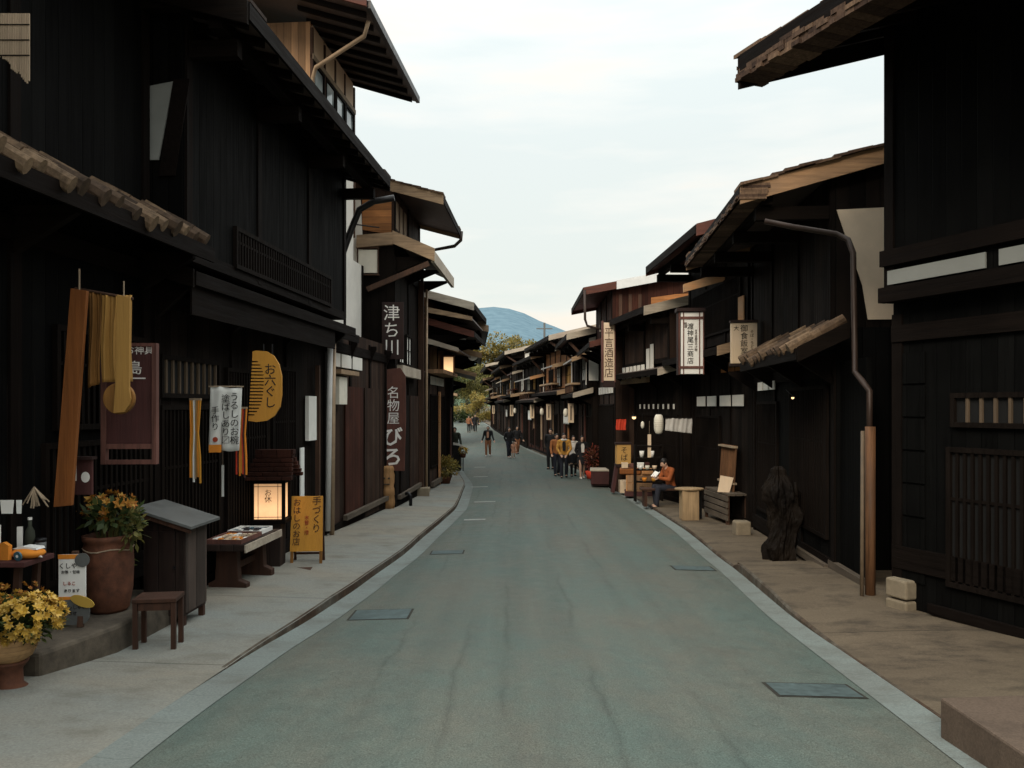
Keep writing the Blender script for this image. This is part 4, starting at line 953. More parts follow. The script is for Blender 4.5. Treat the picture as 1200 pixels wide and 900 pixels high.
MB().quad8([(-.27,-.31,1.10),(.27,-.31,.93),(.27,-.28,.93),(-.27,-.28,1.10),(-.27,-.31,1.145),(.27,-.31,.968),(.27,-.28,.968),(-.27,-.28,1.145)]).build('top_rail', 'stool', t)
def stool(label, loc, rz, w_, h_, mat, group=None):
    t = thing('stool', label, 'stool', loc, rz, group)
    MB().box(-w_/2,w_/2,-w_/2*.8,w_/2*.8,h_-.035,h_).build('seat', mat, t, bevel=.006)
    for x in (-1,1):
        for y in (-1,1): MB().box(x*w_*.43-.019,x*w_*.43+.019,y*w_*.33-.019,y*w_*.33+.019,0,h_-.036).build('leg', mat, t)
    for y in (-1,1): MB().box(-w_*.42+.02,w_*.42-.02,y*w_*.33-.012,y*w_*.33+.012,h_-.10,h_-.04).build('rail', mat, t)
    return t
stool('small dark brown stool in front of the cabinet', (-3.06, 7.02, gl(7.0)), R(8), .36, .46, 'stool')

# low bench with trays of goods
d = 9.9; t = thing('display_bench', 'low heavy bench carrying trays of small goods, behind the cabinet', 'bench', (-3.33, 10.0, gl(10)), R(-3))
MB().box(-.25,.27,-.62,.62,.50,.58).build('top', 'cab', t, bevel=.01)
MB().box(.272,.29,-.62,.62,.485,.575).build('edge_board', 'barge_grey', t)
for y in (-.42,.42): MB().prism([(-.22,0),(.24,0),(.24,.1),(.14,.14),(.12,.5),(-.12,.5),(-.14,.14),(-.22,.1)], y-.06, y+.06, 'y').build('leg', 'stool', t, bevel=.008)
MB().box(-.03,.03,-.36,.36,.22,.3).build('stretcher', 'stool', t); 
bz = gl(10)+.581
def tray(label, y, w0, mat, cols):
    t = thing('goods_tray', label, 'tray', (-3.33, 10.0+y, bz), R(-3))
    MB().box(-.21,.21,-w0,w0,0,.015).box(-.21,-.195,-w0,w0,.015,.05).box(.195,.21,-w0,w0,.015,.05).box(-.195,.195,-w0,-w0+.015,.015,.05).box(-.195,.195,w0-.015,w0,.015,.05).build('tray', mat, t)
    rnd = random.Random(label)
    for i in range(6):
        for k in range(int(w0*2/.1)):
            x = -.16+i*.064; y_ = -w0+.05+k*.1
            o = MB().box(x-.022,x+.022,y_-.036,y_+.036,.016,.035+rnd.uniform(0,.012)).build('packet', rnd.choice(cols), t)
    return t
tray('wooden tray of pale and orange combs, nearer on the low bench', -.26, .33, 'frame_red', ['sign_white','sign_cream','sign_cream','cloth_orange','slat_light'])
tray('white tray of dark trinkets, farther on the low bench', .32, .22, 'sign_white', ['ink','cl_denim','sign_white','blue'])

# standing lantern with little roof
p = W(322, 668, 11.15); t = thing('standing_lantern', 'lit paper lantern post under its own little shingled roof', 'lantern', (-3.33, 11.2, gl(11.2)), R(4))
MB().prism([(-.19,0),(.16,0),(.17,.66),(-.18,.66)], -.18, .18, 'y').build('base', 'cab', t, bevel=.01)
for x in (-.21,.21):
    for y in (-.19,.19): MB().box(x-.022,x+.022,y-.022,y+.022,.66,1.22).build('post', 'post', t)
MB().box(-.24,.24,-.22,.22,.63,.68).build('bottom_frame', 'post', t); MB().box(-.235,.235,-.215,.215,1.18,1.23).build('top_frame', 'post', t)
MB().box(-.185,.185,-.175,-.17,.69,1.17).build('paper_pane', 'lamp', t); MB().box(.187,.192,-.165,.165,.69,1.17).build('paper_pane', 'lamp', t)
MB().box(-.185,.185,-.182,-.176,.715,.722).box(-.185,.185,-.1815,-.1765,1.13,1.137).box(-.135,-.129,-.182,-.176,.69,1.17).box(.129,.135,-.182,-.176,.69,1.17).build('lattice', 'slat_dark', t)
letters('お休', .10, 'ink_brown', t, (0,-.177,1.0), line=.9)
rf = MB()
for k in range(6):
    u = k/6; z = 1.24+.34*u; y = .40*(1-u); rf.box(-.36+.01*k,.36-.01*k,-y-.03,-y+.07,z,z+.045); rf.box(-.36+.01*k,.36-.01*k,y-.07,y+.03,z+.001,z+.046)
rf.box(-.32,.32,-.09,.09,1.57,1.63); rf.build('roof', 'wall_red', t); MB().box(-.28,.28,-.3,.3,1.225,1.262).build('roof_frame', 'beam', t)
# A frame sign
p = W(357, 668, 11.4); t = thing('standing_sign', 'orange wooden A frame sign with brushed black lettering', 'sign', (-2.90, 11.5, gl(11.5)), R(5))
for x in (-.2,.2): MB().bar((x,-.12,0), (x,.0,.96), .04, .03).build('leg', 'gold_dark', t); MB().bar((x,.18,0), (x,.02,.94), .035, .028).build('leg', 'stool', t)
MB().quad8([(-.225,-.118,.2),(.225,-.118,.2),(.225,-.098,.2),(-.225,-.098,.2),(-.215,-.022,.965),(.215,-.022,.965),(.215,-.002,.965),(-.215,-.002,.965)]).build('board', 'comb', t)
MB().box(-.18,.18,.1,.125,.12,.15).build('rail', 'stool', t)
rx = (R(90)-math.atan2(.096,.765)*1, 0, 0)
for txt, x, z, s_, mt in (('手づくり',.135,.70,.13,'ink_brown'), ('おはしのお店',-.14,.60,.112,'ink_brown'), ('木曽・漆',0,.56,.07,'ink_red')):
    o = letters(txt, s_, mt, t, (x, -.1235+(z-.2)*.1255, z), rot=rx, weight=0)
# door mat
p = W(336, 680, 10.6); o = MB().box(-.30,.30,-.26,.26,.004,.022).build('door_mat', 'mat', None, bevel=.006, loc=(-2.98,10.75,gl(10.75)), rot=(0,0,R(8))); tag(o, 'flat brown door mat on the pavement before the lantern', 'door mat')

# white banner, comb sign, hanging strips
d = 9.3; s_ = d/F; a = W(265, 455, d)
t = thing('banner', 'white cloth banner with two columns of writing and orange foot', 'banner', a, R(4))
rows = []
for i in range(13):
    v = i/12; rows.append([(-18*s_+36*s_*k/16-.03*v*(1), .010*math.sin(k*.9+v*3)+.01*v, 1*s_-74*s_*v+(.01*math.sin(k*.4))) for k in range(17)])
solid(MB().grid(rows).build('cloth', 'cloth_white', t, smooth=True))
MB().box(-19.2*s_,-5*s_,-.021,-.016,-75*s_,-66*s_).build('orange_foot', 'cloth_orange', t)
MB().tube([(-20*s_,0,2*s_),(20*s_,0,2*s_)], .008, 6).build('rod', 'slat_light', t)
letters('うるしのお椀', .105, 'ink', t, (10*s_,-.018,-36*s_), line=.95); letters('塗ばしあり〼', .10, 'ink', t, (0*s_,-.018,-37*s_), line=.95)
letters('手作り', .095, 'ink', t, (-12*s_,-.018,-36*s_)); MB().box(-4.6*s_,-4.0*s_,-.021,-.017,-73*s_,-40*s_).build('seam', 'ink', t)
MB().tube([(-12*s_,-.019,-60*s_),(-12*s_,-.016,-60*s_)], .03, 12).build('red_mark', 'ink_red', t)
d = 9.75; s_ = d/F; a = W(311, 453, d)
t = thing('comb_sign', 'huge yellow comb shaped shop sign with black brushed writing', 'sign', a, R(6))
out_ = [(-14,41),(-10,42),(2,41),(10,36),(16,26),(19,12),(19,-10),(17,-24),(11,-34),(2,-40),(-10,-41.5),(-19,-40)]
# teeth are cut into the left edge
N = 17; poly = list(out_)
zt_, zb_ = 33, -32
pts = []
for k in range(N):
    z0_ = -34+k*(66/N); xe = -18.6+ (z0_+34)/66*4.2
    dep = 15*(1-abs((k-(N-1)/2)/((N-1)/2))**3*.55)
    if k < N: pts += [(xe, z0_+.0), (xe+dep, z0_+.15), (xe+dep, z0_+1.55), (xe+.1, z0_+1.7)]
m = MB(); m.prism([(x*s_, z*s_) for x, z in poly+pts], -.028, .028, 'y')
o = m.build('comb', 'comb', t)
MB().tube([(-2*s_,0,41*s_),(-2*s_,0,50*s_)], .01, 6).build('hanger', 'black_metal', t); MB().tube([(8*s_,0,38*s_),(8*s_,0,50*s_)], .01, 6).build('hanger', 'black_metal', t)
letters('お六ぐし', .145, 'ink', t, (6*s_,-.031,0*s_), weight=0, line=.92)
# bunches of hanging goods
for lab, px, y0, y1, d, cols in (('bundle of orange and white cords hanging left of the banner', 229, 468, 568, 8.9, ['cloth_orange','comb','cloth_white','slat_light','gold_wood']), ('red and orange straps hanging between the banner and the comb sign', 283, 478, 560, 9.6, ['cloth_red','plaque','cloth_orange','comb'])):
    s_ = d/F; a = W(px, y0, d); t = thing('strap_bundle', lab, 'straps', a); rnd = random.Random(px)
    MB().box(-7*s_,7*s_,-.01,.01,-.01,.012).build('hanger', 'slat_light', t)
    for k in range(7):
        x = (-6+2*k)*s_; L_ = (y1-y0)*s_*rnd.uniform(.82,1)
        MB().tube([(x,0,0),(x*.7+rnd.uniform(-.01,.01),-.01,-L_*.4),(x*.9,-.005,-L_*.7),(x*.95,0,-L_)], [.010,.011,.014,.012], 6).build('cord', cols[k % len(cols)], t)
d = 9.8; s_ = d/F; t = thing('hanging_slip', 'narrow white paper slip hanging below the banner', 'paper slip', W(261, 545, d))
MB().box(-1.4*s_,1.4*s_,0,.004,-37*s_,0).build('slip', 'cloth_white', t); MB().tube([(0,.002,0),(0,.002,.3)], .002, 5).build('string', 'slat_light', t)
d = 4.6; s_ = d/F; t = thing('hanging_reed_blind', 'torn corner of a tan reed blind high at the left edge', 'blind', W(4, 30, d))
m = MB(); rnd = random.Random(4)
for k in range(26):
    x = (-20+2*k)*s_; m.tube([(x,0,14*s_),(x,.0,-(20+k*1.9+rnd.uniform(-3,3))*s_)], .0062, 5)
m.build('reeds', 'slat_light', t)
for z in (0,-18,-36): MB().box(-21*s_,31*s_,-.008,.008,z*s_,z*s_+.006).build('binding', 'slat_dark', t)

# signs further down on the left
d = 19.0; s_ = d/F; t = thing('hanging_sign', 'upper dark vertical sign board with three white characters', 'sign', W(459, 388, d), R(2))
MB().box(-11.5*s_,14*s_,0,.06,-33*s_,34*s_).build('board', 'plaque_dark', t, bevel=.01)
letters('津ち川', .40, 'ink_white', t, (0,-.004,0), weight=0, line=1.0)
d = 18.95; s_ = d/F; t = thing('standing_board_sign', 'tall reddish sign board with white brushed writing above the carved post', 'sign', W(460, 552, d), R(2))
MB().prism([(-15*s_,0),(14*s_,0),(15.5*s_,60*s_),(15*s_,112*s_),(9*s_,121*s_),(-15*s_,118*s_)], 0, .07, 'y').build('board', 'plaque_brown', t, bevel=.01)
letters('名物屋', .30, 'ink_white', t, (1*s_,-.004,76*s_), weight=0, line=1.0); letters('びろ', .47, 'ink_white', t, (0,-.004,27*s_), weight=.008, line=1.0)
t = thing('carved_post', 'pale carved wooden figure post below the tall sign board', 'carved post', (-2.90, 18.9, gl(18.9)))
MB().lathe([(.15,0),(.155,.2),(.15,.34),(.165,.36),(.16,.5),(.14,.56),(.155,.66),(.15,.82),(.13,.9),(.145,.96),(.12,1.03)], n=14, ex=1.05, wob=.12).build('post', 'carved', t, smooth=True)
MB().ball((.05,-.145,.75), (.03,.025,.025)).ball((-.06,-.14,.75), (.03,.025,.025)).box(-.08,.07,-.165,-.14,.6,.625).build('carved_face', 'bark', t)
t = thing('water_tap', 'black cast iron hook on the pavement right of the carved post', 'iron hook', (-2.45, 19.6, gl(19.6)))
MB().tube([(0,0,0),(0,0,.26),(-.05,0,.33),(-.13,0,.32)], .04, 8).build('hook', 'black_metal', t, smooth=True); MB().lathe([(.07,0),(.07,.03)], n=12).build('foot', 'black_metal', t)
for lab, x, y, w_, h_ in (('pale stone block on the left pavement before the potted bush', -2.55, 22.5, .26, .26), ('lower stone slab beside the pale stone block', -2.72, 24.0, .3, .14)):
    o = MB().box(-w_,w_,-w_*.7,w_*.7,0,h_).build('stone_block', 'stone_pale', None, bevel=.03, loc=(x,y,gl(y)), rot=(0,0,.1)); tag(o, lab, 'stone block')
t = thing('potted_bush', 'golden green bush in a low terracotta pot on the left kerb', 'potted plant', (-2.28, 27.0, gl(27)))
MB().lathe([(.2,0),(.26,.2),(.28,.26),(.25,.26),(.24,.2)], n=18).build('pot', 'terracotta', t, smooth=True)
bush('', (.05,0,.56), (.46,.4,.36), 900, .11, 41).build('foliage', 'leaf_gold', t, fixn=False)
t = thing('potted_bush', 'small red flowered pot behind the golden green bush', 'potted plant', (-2.6, 28.3, gl(28)))
MB().lathe([(.15,0),(.2,.25),(.18,.25)], n=14).build('pot', 'terracotta', t, smooth=True); bush('', (0,0,.5), (.25,.22,.26), 260, .08, 42).build('foliage', 'leaf_olive', t, fixn=False); blossoms((0,0,.6), (.25,.2,.2), 30, .035, 42).build('blossoms', 'petal_orange', t, fixn=False)
t = thing('display_case', 'black display case with a white frame standing out on the left kerb', 'display case', (-2.45, 34.0, gl(34)))
MB().box(-.42,.32,-.3,.3,.0,1.05).build('case', 'black_metal', t, bevel=.01); MB().box(-.45,-.40,-.33,-.28,1.05,2.2).box(.27,.32,-.33,-.28,.95,1.1).quad8([(-.45,-.34,1.2),(.36,-.34,1.0),(.36,-.29,1.0),(-.45,-.29,1.2),(-.45,-.34,1.28),(.36,-.34,1.08),(.36,-.29,1.08),(-.45,-.29,1.28)]).build('frame', 'plaster', t)
for lab, x, y, z in (('yellow flowers in a hanging pot on the right of the black case', -2.02, 33.5, .55), ('yellow flower pot on the wall left of the black case', -2.62, 28.85, 1.05)):
    t = thing('flower_pot', lab, 'potted plant', (x, y, gl(y)+z))
    MB().lathe([(.09,0),(.13,.16),(.11,.16)], n=12).build('pot', 'terracotta', t, smooth=True); bush('', (0,0,.26), (.2,.18,.16), 120, .08, 3).build('foliage', 'leaf_olive', t, fixn=False); blossoms((0,0,.30), (.22,.2,.16), 40, .05, 7).build('blossoms', 'petal_yellow', t, fixn=False)
    MB().box(-.02,.02,-.02,.02,-z if z < 1 else -.15,0).build('stand', 'black_metal', t)
# lanterns on the left
def square_lantern(label, p, w_, h_, paper, rz=0, frame='post_brown'):
    t = thing('square_lantern', label, 'lantern', p, rz)
    MB().box(-w_/2+.012,w_/2-.012,-w_/2+.012,w_/2-.012,-h_/2,h_/2).build('paper', paper, t)
    f = MB()
    for x in (-1,1):
        for y in (-1,1): f.box(x*w_/2-.015,x*w_/2+.015,y*w_/2-.015,y*w_/2+.015,-h_/2-.03,h_/2+.03)
    f.box(-w_/2-.02,w_/2+.02,-w_/2-.02,w_/2+.02,-h_/2-.06,-h_/2-.028).box(-w_/2-.03,w_/2+.03,-w_/2-.03,w_/2+.03,h_/2+.028,h_/2+.07)
    f.build('frame', frame, t); MB().tube([(0,0,h_/2+.07),(0,0,h_/2+.3)], .01, 6).build('hook', 'black_metal', t); return t
square_lantern('unlit white square lantern hung under the heavy tan eaves', W(431, 306, 19.0)+Vector((0,.25,0)), .48, .54, 'lantern_paper')
square_lantern('glowing square lantern hung under the far left eaves', W(526, 428, 27.0), .34, .52, 'lamp_far')

# ------------------------------------------------------------------ right hand things
d = 14.8; s_ = d/F; t = thing('wall_sign', 'cream lit square sign with brushed column, above the tiled pent roof', 'sign', W(872, 402, d), R(-8))
MB().box(-15*s_,15*s_,0,.12,-24*s_,24*s_).build('board', 'sign_cream', t, bevel=.01); MB().box(-16*s_,16*s_,-.03,.15,24*s_,27*s_).build('top_frame', 'plaque_dark', t); MB().box(-16*s_,16*s_,-.03,.15,-27*s_,-24*s_).build('bottom_frame', 'plaque_dark', t)
letters('御食飯室久', .137, 'ink', t, (0*s_,-.004,-1*s_), weight=0, line=1.0); letters('大', .10, 'ink', t, (-9*s_,-.004,17*s_)); letters('そば・うどん', .07, 'ink_brown', t, (9*s_,-.004,2*s_))
d = 16.6; s_ = d/F; t = thing('lantern_sign', 'long white box sign in a reddish frame with shop name in black', 'sign', W(810, 402, d), R(-4))
MB().box(-12*s_,14*s_,0,.22,-36*s_,36*s_).build('box', 'sign_white', t)
f = MB()
for x in (-14.5,-9.5,9,13.5): f.box(x*s_,(x+1.2)*s_,-.012,-.002,-37*s_,37*s_)
for z in (-30,28): f.box(-14.5*s_,14.7*s_,-.016,-.004,z*s_,(z+3)*s_)
f.build('frame', 'frame_red', t); MB().box(-15.5*s_,-12.2*s_,.0,.22,-37*s_,37*s_).build('side', 'plaque_dark', t); MB().box(-17*s_,16*s_,-.05,.28,37*s_,41*s_).build('cap', 'plaque_dark', t)
letters('渡神尾三商店', .138, 'ink', t, (-1*s_,-.006,-1*s_), weight=0, line=1.02); letters('きそ名産みやげ物', .062, 'ink_brown', t, (5.5*s_,-.006,3*s_), line=.9); letters('銘酒', .06, 'ink_brown', t, (-6.5*s_,-.006,21*s_))
d = 23.6; s_ = d/F; t = thing('hanging_sign', 'tall narrow cream sign with brown characters under the right eaves', 'sign', W(713, 412, d))
MB().box(-5.6*s_,7*s_,0,.1,-34*s_,34*s_).build('board', 'sign_cream', t); MB().box(-8*s_,-5.7*s_,-.02,.12,-36*s_,36*s_).box(7.1*s_,8.3*s_,-.02,.12,-36*s_,36*s_).build('frame', 'frame_red', t); MB().box(-7*s_,8*s_,.0,.12,-42*s_,-34.2*s_).build('foot', 'plaque_dark', t)
letters('平言酒造店', .30, 'ink_brown', t, (.6*s_,-.004,-2*s_), weight=0, line=.98, sx=.9)
# dark wooden figure
t = thing('stump_sculpture', 'tall dark gnarled wooden stump figure standing on the right pavement', 'sculpture', (4.05, 12.2, gr(12.2)))
m = MB(); rnd = random.Random(8); rows = []
prof = [(.25,.0),(.27,.2),(.25,.45),(.28,.7),(.30,.95),(.27,1.12),(.20,1.25),(.13,1.34),(.12,1.42),(.06,1.47)]
for k in range(81):
    u = k/80*(len(prof)-1); i = min(int(u), len(prof)-2); f_ = u-i; r_ = prof[i][0]*(1-f_)+prof[i+1][0]*f_; z = prof[i][1]*(1-f_)+prof[i+1][1]*f_
    row = []
    for q in range(97):
        a = 2*pi*q/96; nz = mnoise.fractal(Vector((math.cos(a)*1.6, math.sin(a)*1.6, z*2.2)), 1, 2, 4)+.22*mnoise.fractal(Vector((math.cos(a)*7, math.sin(a)*7, z*2.0)), 1, 2, 4)
        rr = r_*(1.06+.55*nz)*(1+.07*math.sin(a*7+z*3)); row.append((rr*math.cos(a)+.05*math.sin(z*3), rr*.8*math.sin(a), z))
    rows.append(row)
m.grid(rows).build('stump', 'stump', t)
MB().ball((-.1,-.19,.98), (.10,.06,.16), 12, 9).build('burl', 'stump', t, smooth=True); MB().tube([(.15,0,.95),(.28,-.05,1.05),(.26,-.05,1.22)], [.09,.06,.03], 9).build('knot_branch', 'stump', t, smooth=True)
t.scale = (.76,.8,.97)
t = thing('wall_notice', 'white paper notice with brown streaks on the dark right wall', 'notice', W(935, 527, 12.9), R(-12))
MB().box(-.10,.10,0,.01,-.35,.33).build('paper', 'sign_white', t); MB().box(-.115,.115,-.006,.016,.33,.36).build('rod', 'slat_light', t); MB().box(.0,.025,-.004,-.001,-.2,.22).box(.045,.06,-.004,-.001,-.28,.1).build('brush_stroke', 'frame_red', t)
# slatted bench with basket, stone
t = thing('slatted_bench', 'weathered slatted crate bench against the right wall', 'bench', (4.55, 17.0, gr(17)), R(4))
for k in range(4): MB().box(-.3,-.27,-.75,.75,.12+k*.13,.22+k*.13).build('slat', 'rail', t)
for k in range(3): MB().box(-.27+k*.16,-.13+k*.16,-.75,.75,.62,.66).build('seat_slat', 'rail', t)
for y in (-.7,.66): MB().box(-.29,-.23,y,y+.06,0,.64).box(.1,.16,y,y+.06,0,.64).build('leg', 'post_brown', t)
t = thing('bamboo_screen', 'amber bamboo screen leaning above the slatted bench', 'screen', (4.52, 17.1, gr(17)+.66), R(2))
m = MB()
for k in range(14): m.tube([(.0,-.5+k*.075,0),(.06,-.5+k*.075,.95)], .02, 6)
m.build('canes', 'copper', t); MB().box(-.02,.08,-.53,.53,.9,.94).box(-.04,.06,-.53,.53,.15,.19).build('rail', 'slat_light', t)
t = thing('folded_placard', 'pale folded placard tilted on the slatted bench', 'placard', (4.33, 16.6, gr(17)+.66), R(-20))
MB().quad8([(-.12,0,0),(.12,0,0),(.12,.02,0),(-.12,.02,0),(-.06,.0,.34),(.2,.0,.30),(.2,.02,.30),(-.06,.02,.34)]).build('placard', 'sign_cream', t); MB().bar((0,.03,0),(.06,.16,.28),.02,.02).build('prop', 'slat_dark', t)
o = MB().box(-.14,.14,-.14,.14,0,.27).build('stone_block', 'stone_pale', None, bevel=.03, loc=(4.22,14.9,gr(15))); tag(o, 'small squared stone block at the foot of the right door', 'stone block')
# log stool table, bench, seated man's surroundings
t = thing('log_table', 'pale squared log carrying a round board, nearest the seated man', 'table', (3.78, 17.3, gr(17.3)))
MB().box(-.18,.18,-.17,.17,0,.64).build('log', 'log', t, bevel=.02); MB().lathe([(.24,.642),(.25,.655),(.25,.675),(.235,.685)], n=24, ex=1.25, ey=.9).build('board', 'log', t)
MB().bar((.27,.1,0),(.25,.08,.642),.05,.05).build('leg', 'black_metal', t)
t = thing('bench', 'dark wooden bench under the seated man', 'bench', (3.95, 20.2, gr(20)))
MB().box(-.75,.62,-.2,.2,.40,.45).build('seat', 'stool', t, bevel=.008)
for x in (-.68,.5): MB().box(x,x+.07,-.17,.17,0,.4).build('leg', 'stool', t)
# drawers stall, lantern box
t = thing('drawer_stall', 'orange wooden drawer stall with trays on the right pavement', 'stall', (3.72, 23.3, gr(23)), R(-8))
MB().box(-.48,.5,-.3,.35,.0,.14).build('plinth', 'plaque', t); MB().box(-.44,.46,-.28,.32,.14,.62).build('case', 'barge_orange', t, bevel=.01)
for k in range(2): 
    dr = MB().box(-.40,.42,-.30,-.282,.17+k*.225,.37+k*.225).build('drawer', 'wall_tan', t); MB().box(-.05,.07,-.315,-.301,.26+k*.225,.285+k*.225).build('handle', 'black_metal', dr)
MB().box(-.62,-.02,-.33,.3,.625,.78).build('tray_box', 'orange_wood', t, bevel=.03); MB().box(.0,.6,-.34,.3,.625,.80).build('tray_box', 'barge_orange', t, bevel=.03)
sz = gr(23)+.80; rnd = random.Random(12)
for i, (x, y, mt, lab) in enumerate(((-.5,-.15,'sign_cream','pale paper parcel at the left end of the drawer stall'),(-.28,.0,'frame_red','red brown box second from left on the drawer stall'),(-.05,-.15,'sign_white','white card box in the middle of the drawer stall'),(.2,.02,'plaque','dark lacquer box right of the white one on the drawer stall'),(.42,-.12,'gold_wood','gold wooden box at the right end of the drawer stall'))):
    b_ = thing('goods_box', lab, 'box', (3.72+x, 23.3+y, sz+.002), rnd.uniform(-.4,.4)); w__ = rnd.uniform(.06,.1); h__ = rnd.uniform(.07,.18)
    MB().box(-w__,w__,-.07,.07,0,h__).build('box', mt, b_, bevel=.006); MB().box(-w__-.004,w__+.004,-.074,.074,h__*.8,h__+.006).build('lid', mt, b_)
t = thing('box_lantern', 'yellow paper box lantern with black writing on a dark trestle stand', 'lantern', (3.35, 24.4, gr(24.4)))
MB().box(-.22,.20,-.2,.2,.86,1.44).build('paper', 'paper_amber', t); MB().box(-.25,.23,-.22,.22,1.44,1.5).build('top_frame', 'plaque_dark', t); MB().box(-.25,.23,-.22,.22,.78,.86).build('bottom_frame', 'plaque_dark', t)
for x in (-.26,.26): MB().bar((x*1.25,0,0),(x*.8,0,.78),.09,.3).build('leg', 'plaque', t)
MB().box(-.12,.10,-.25,.2,0,.36).build('paper_bag', 'sign_cream', t)
letters('そば', .22, 'ink', t, (0,-.204,1.15), weight=0)
t = thing('low_chest', 'low dark chest with a pale lid on the right pavement behind the box lantern', 'chest', (3.0, 27.2, gr(27)), R(-6))
MB().box(-.35,.35,-.5,.5,.05,.48).build('chest', 'plaque', t, bevel=.01); MB().box(-.38,.38,-.53,.53,.48,.53).build('lid', 'barge_grey', t, bevel=.006); MB().box(-.33,.33,-.45,.45,0,.05).build('foot', 'plaque_dark', t)
t = thing('potted_plant', 'red leaved plant in a red tub beside the low chest', 'potted plant', (2.98, 30.0, gr(30)))
MB().lathe([(.2,0),(.27,.28),(.25,.28)], n=16).build('tub', 'cloth_red', t, smooth=True); bush('', (0,0,.75), (.3,.28,.5), 420, .11, 51).build('foliage', leafy('red leaves', [(.10,.02,.012),(.2,.035,.02),(.12,.06,.02)]), t, fixn=False); stems((0,0,.2), .2, 12, .8, 52).build('stems', 'bark', t)
d = 24.6; s_ = d/F; t = thing('red_noren', 'small red cloth hanging over the dark right doorway', 'noren', W(728, 497, d))
solid(cloth(-6*s_, 5.5*s_, -7*s_, 6*s_, 1.5, .02, 1.0).build('cloth', 'cloth_red', t, smooth=True)); MB().tube([(-7*s_,0,6.3*s_),(6.5*s_,0,6.3*s_)], .015, 6).build('rod', 'slat_dark', t)
d = 19.9; s_ = d/F; t = thing('paper_lantern', 'long white paper lantern hanging behind the seated man', 'lantern', W(772, 497, d))
MB().lathe([(.06,-11.5*s_),(.09,-10*s_),(.115,-6*s_),(.12,0),(.115,6*s_),(.09,10*s_),(.06,11.5*s_)], n=20).build('paper', 'lantern_paper', t, smooth=True)
MB().lathe([(.07,-12.4*s_),(.07,-11.5*s_)], n=16).lathe([(.07,11.5*s_),(.07,12.4*s_)], n=16).tube([(0,0,12*s_),(0,0,24*s_)], .006, 5).build('rings', 'black_metal', t)
m = MB()
for k in range(9):
    z = (-9+k*2.25)*s_; r_ = .122-.03*abs((k-4)/4)**2.2; m.tube([(math.cos(a*pi/10)*r_, math.sin(a*pi/10)*r_, z) for a in range(21)], .0022, 4)
m.build('ribs', 'slat_light', t)
d = 18.6; s_ = d/F; t = thing('white_noren', 'wide white cloth hung over the doorway above the seated man', 'noren', W(796, 498, d), R(-3))
solid(cloth(-16*s_, 15*s_, -6.5*s_, 8*s_, 2.5, .02, .3, -10*s_).build('cloth', 'cloth_dim', t, smooth=True)); MB().tube([(-17*s_,0,8.2*s_),(16*s_,0,8.2*s_)], .014, 6).build('rod', 'slat_dark', t)
d = 21.5; s_ = d/F; t = thing('hanging_slip', 'long narrow tan strip hanging left of the white paper lantern', 'strip', W(761, 523, d))
MB().box(-2*s_,2*s_,0,.01,-14*s_,14*s_).build('strip', 'sign_cream', t); MB().tube([(0,.005,14*s_),(0,.005,30*s_)], .004, 5).build('string', 'slat_light', t)
d = 21.8; s_ = d/F; t = thing('small_lantern', 'small pale teardrop lantern left of the long white one', 'lantern', W(753, 498, d)); MB().ball((0,0,0), (.05,.05,.10)).build('paper', 'lantern_paper', t, smooth=True); MB().tube([(0,0,.09),(0,0,.3)], .006, 5).build('string', 'black_metal', t)
t = thing('goods_shelf', 'dark open shelf of pale cups before the seated man', 'shelf', (3.62, 21.6, gr(21.6)))
for x in (-.36,.34): MB().box(x,x+.04,-.15,.15,0,1.5).build('side_panel', 'slat_dark', t)
for z in (.5,.82,1.14,1.46): MB().box(-.32,.34,-.14,.15,z,z+.03).build('shelf', 'slat_dark', t)
zc = gr(21.6); rnd = random.Random(3)
for i, (x, z, mt, lab) in enumerate(((-.2,.85,'sign_white','white cup on the second shelf, left'), (-.02,.85,'lantern_paper','cream cup on the second shelf, middle'), (.17,.85,'sign_cream','tan cup on the second shelf, right'), (-.17,1.17,'sign_white','tall white jar on the third shelf, left'), (.1,1.17,'sign_white','tall white jar on the third shelf, right'), (-.1,.53,'cloth_orange','orange bowl on the lowest shelf'), (.15,.53,'comb','yellow bowl on the lowest shelf'))):
    h_ = .17 if 'jar' in lab else .10
    o = MB().lathe([(.045,0),(.06,h_*.5),(.065,h_),(.055,h_),(.05,h_*.6)], n=14).build('cup' if 'cup' in lab else ('jar' if 'jar' in lab else 'bowl'), mt, None, smooth=True, loc=(3.62+x,21.6-.05,zc+z+.001)); tag(o, lab+' of the dark open shelf', 'cup' if 'cup' in lab else ('jar' if 'jar' in lab else 'bowl'))
for lab, p, r_ in (('small bright bulb on the right house front behind the group', W(743, 489, 24.2), .06), ('far glowing lamp under the eave of the farthest right houses', W(585, 462.5, 84), .22), ('tiny glowing bulb in the dark beside the tiled pent roof', W(929, 466, 12.0), .022)):
    t = thing('wall_lamp', lab, 'lamp', p); MB().ball((0,0,0), r_).build('bulb', 'bulb', t, smooth=True); MB().lathe([(r_*1.3,r_*.3),(r_*.5,r_*1.1)], n=12).build('shade', 'black_metal', t); MB().tube([(0,0,r_),(0,.3,r_+.1)], r_*.15, 5).build('arm', 'black_metal', t)
for lab, px, py, d, w_, h_ in (('white banner hanging on a house front left of the walking group', 617, 461, 66, .5, 1.6), ('white banner strip hanging lower by the far right doors', 607, 493, 62, .35, 1.0), ('pale vertical sign by the far right shutters', 671, 458, 41, .3, .9)):
    t = thing('banner', lab, 'banner', W(px, py, d)); solid(cloth(-w_/2, w_/2, -h_/2, h_/2, 1, .03, 0).build('cloth', 'cloth_white', t, smooth=True)); MB().tube([(-w_/2-.1,0,h_/2),(w_/2+.1,0,h_/2)], .025, 6).build('rod', 'slat_dark', t)
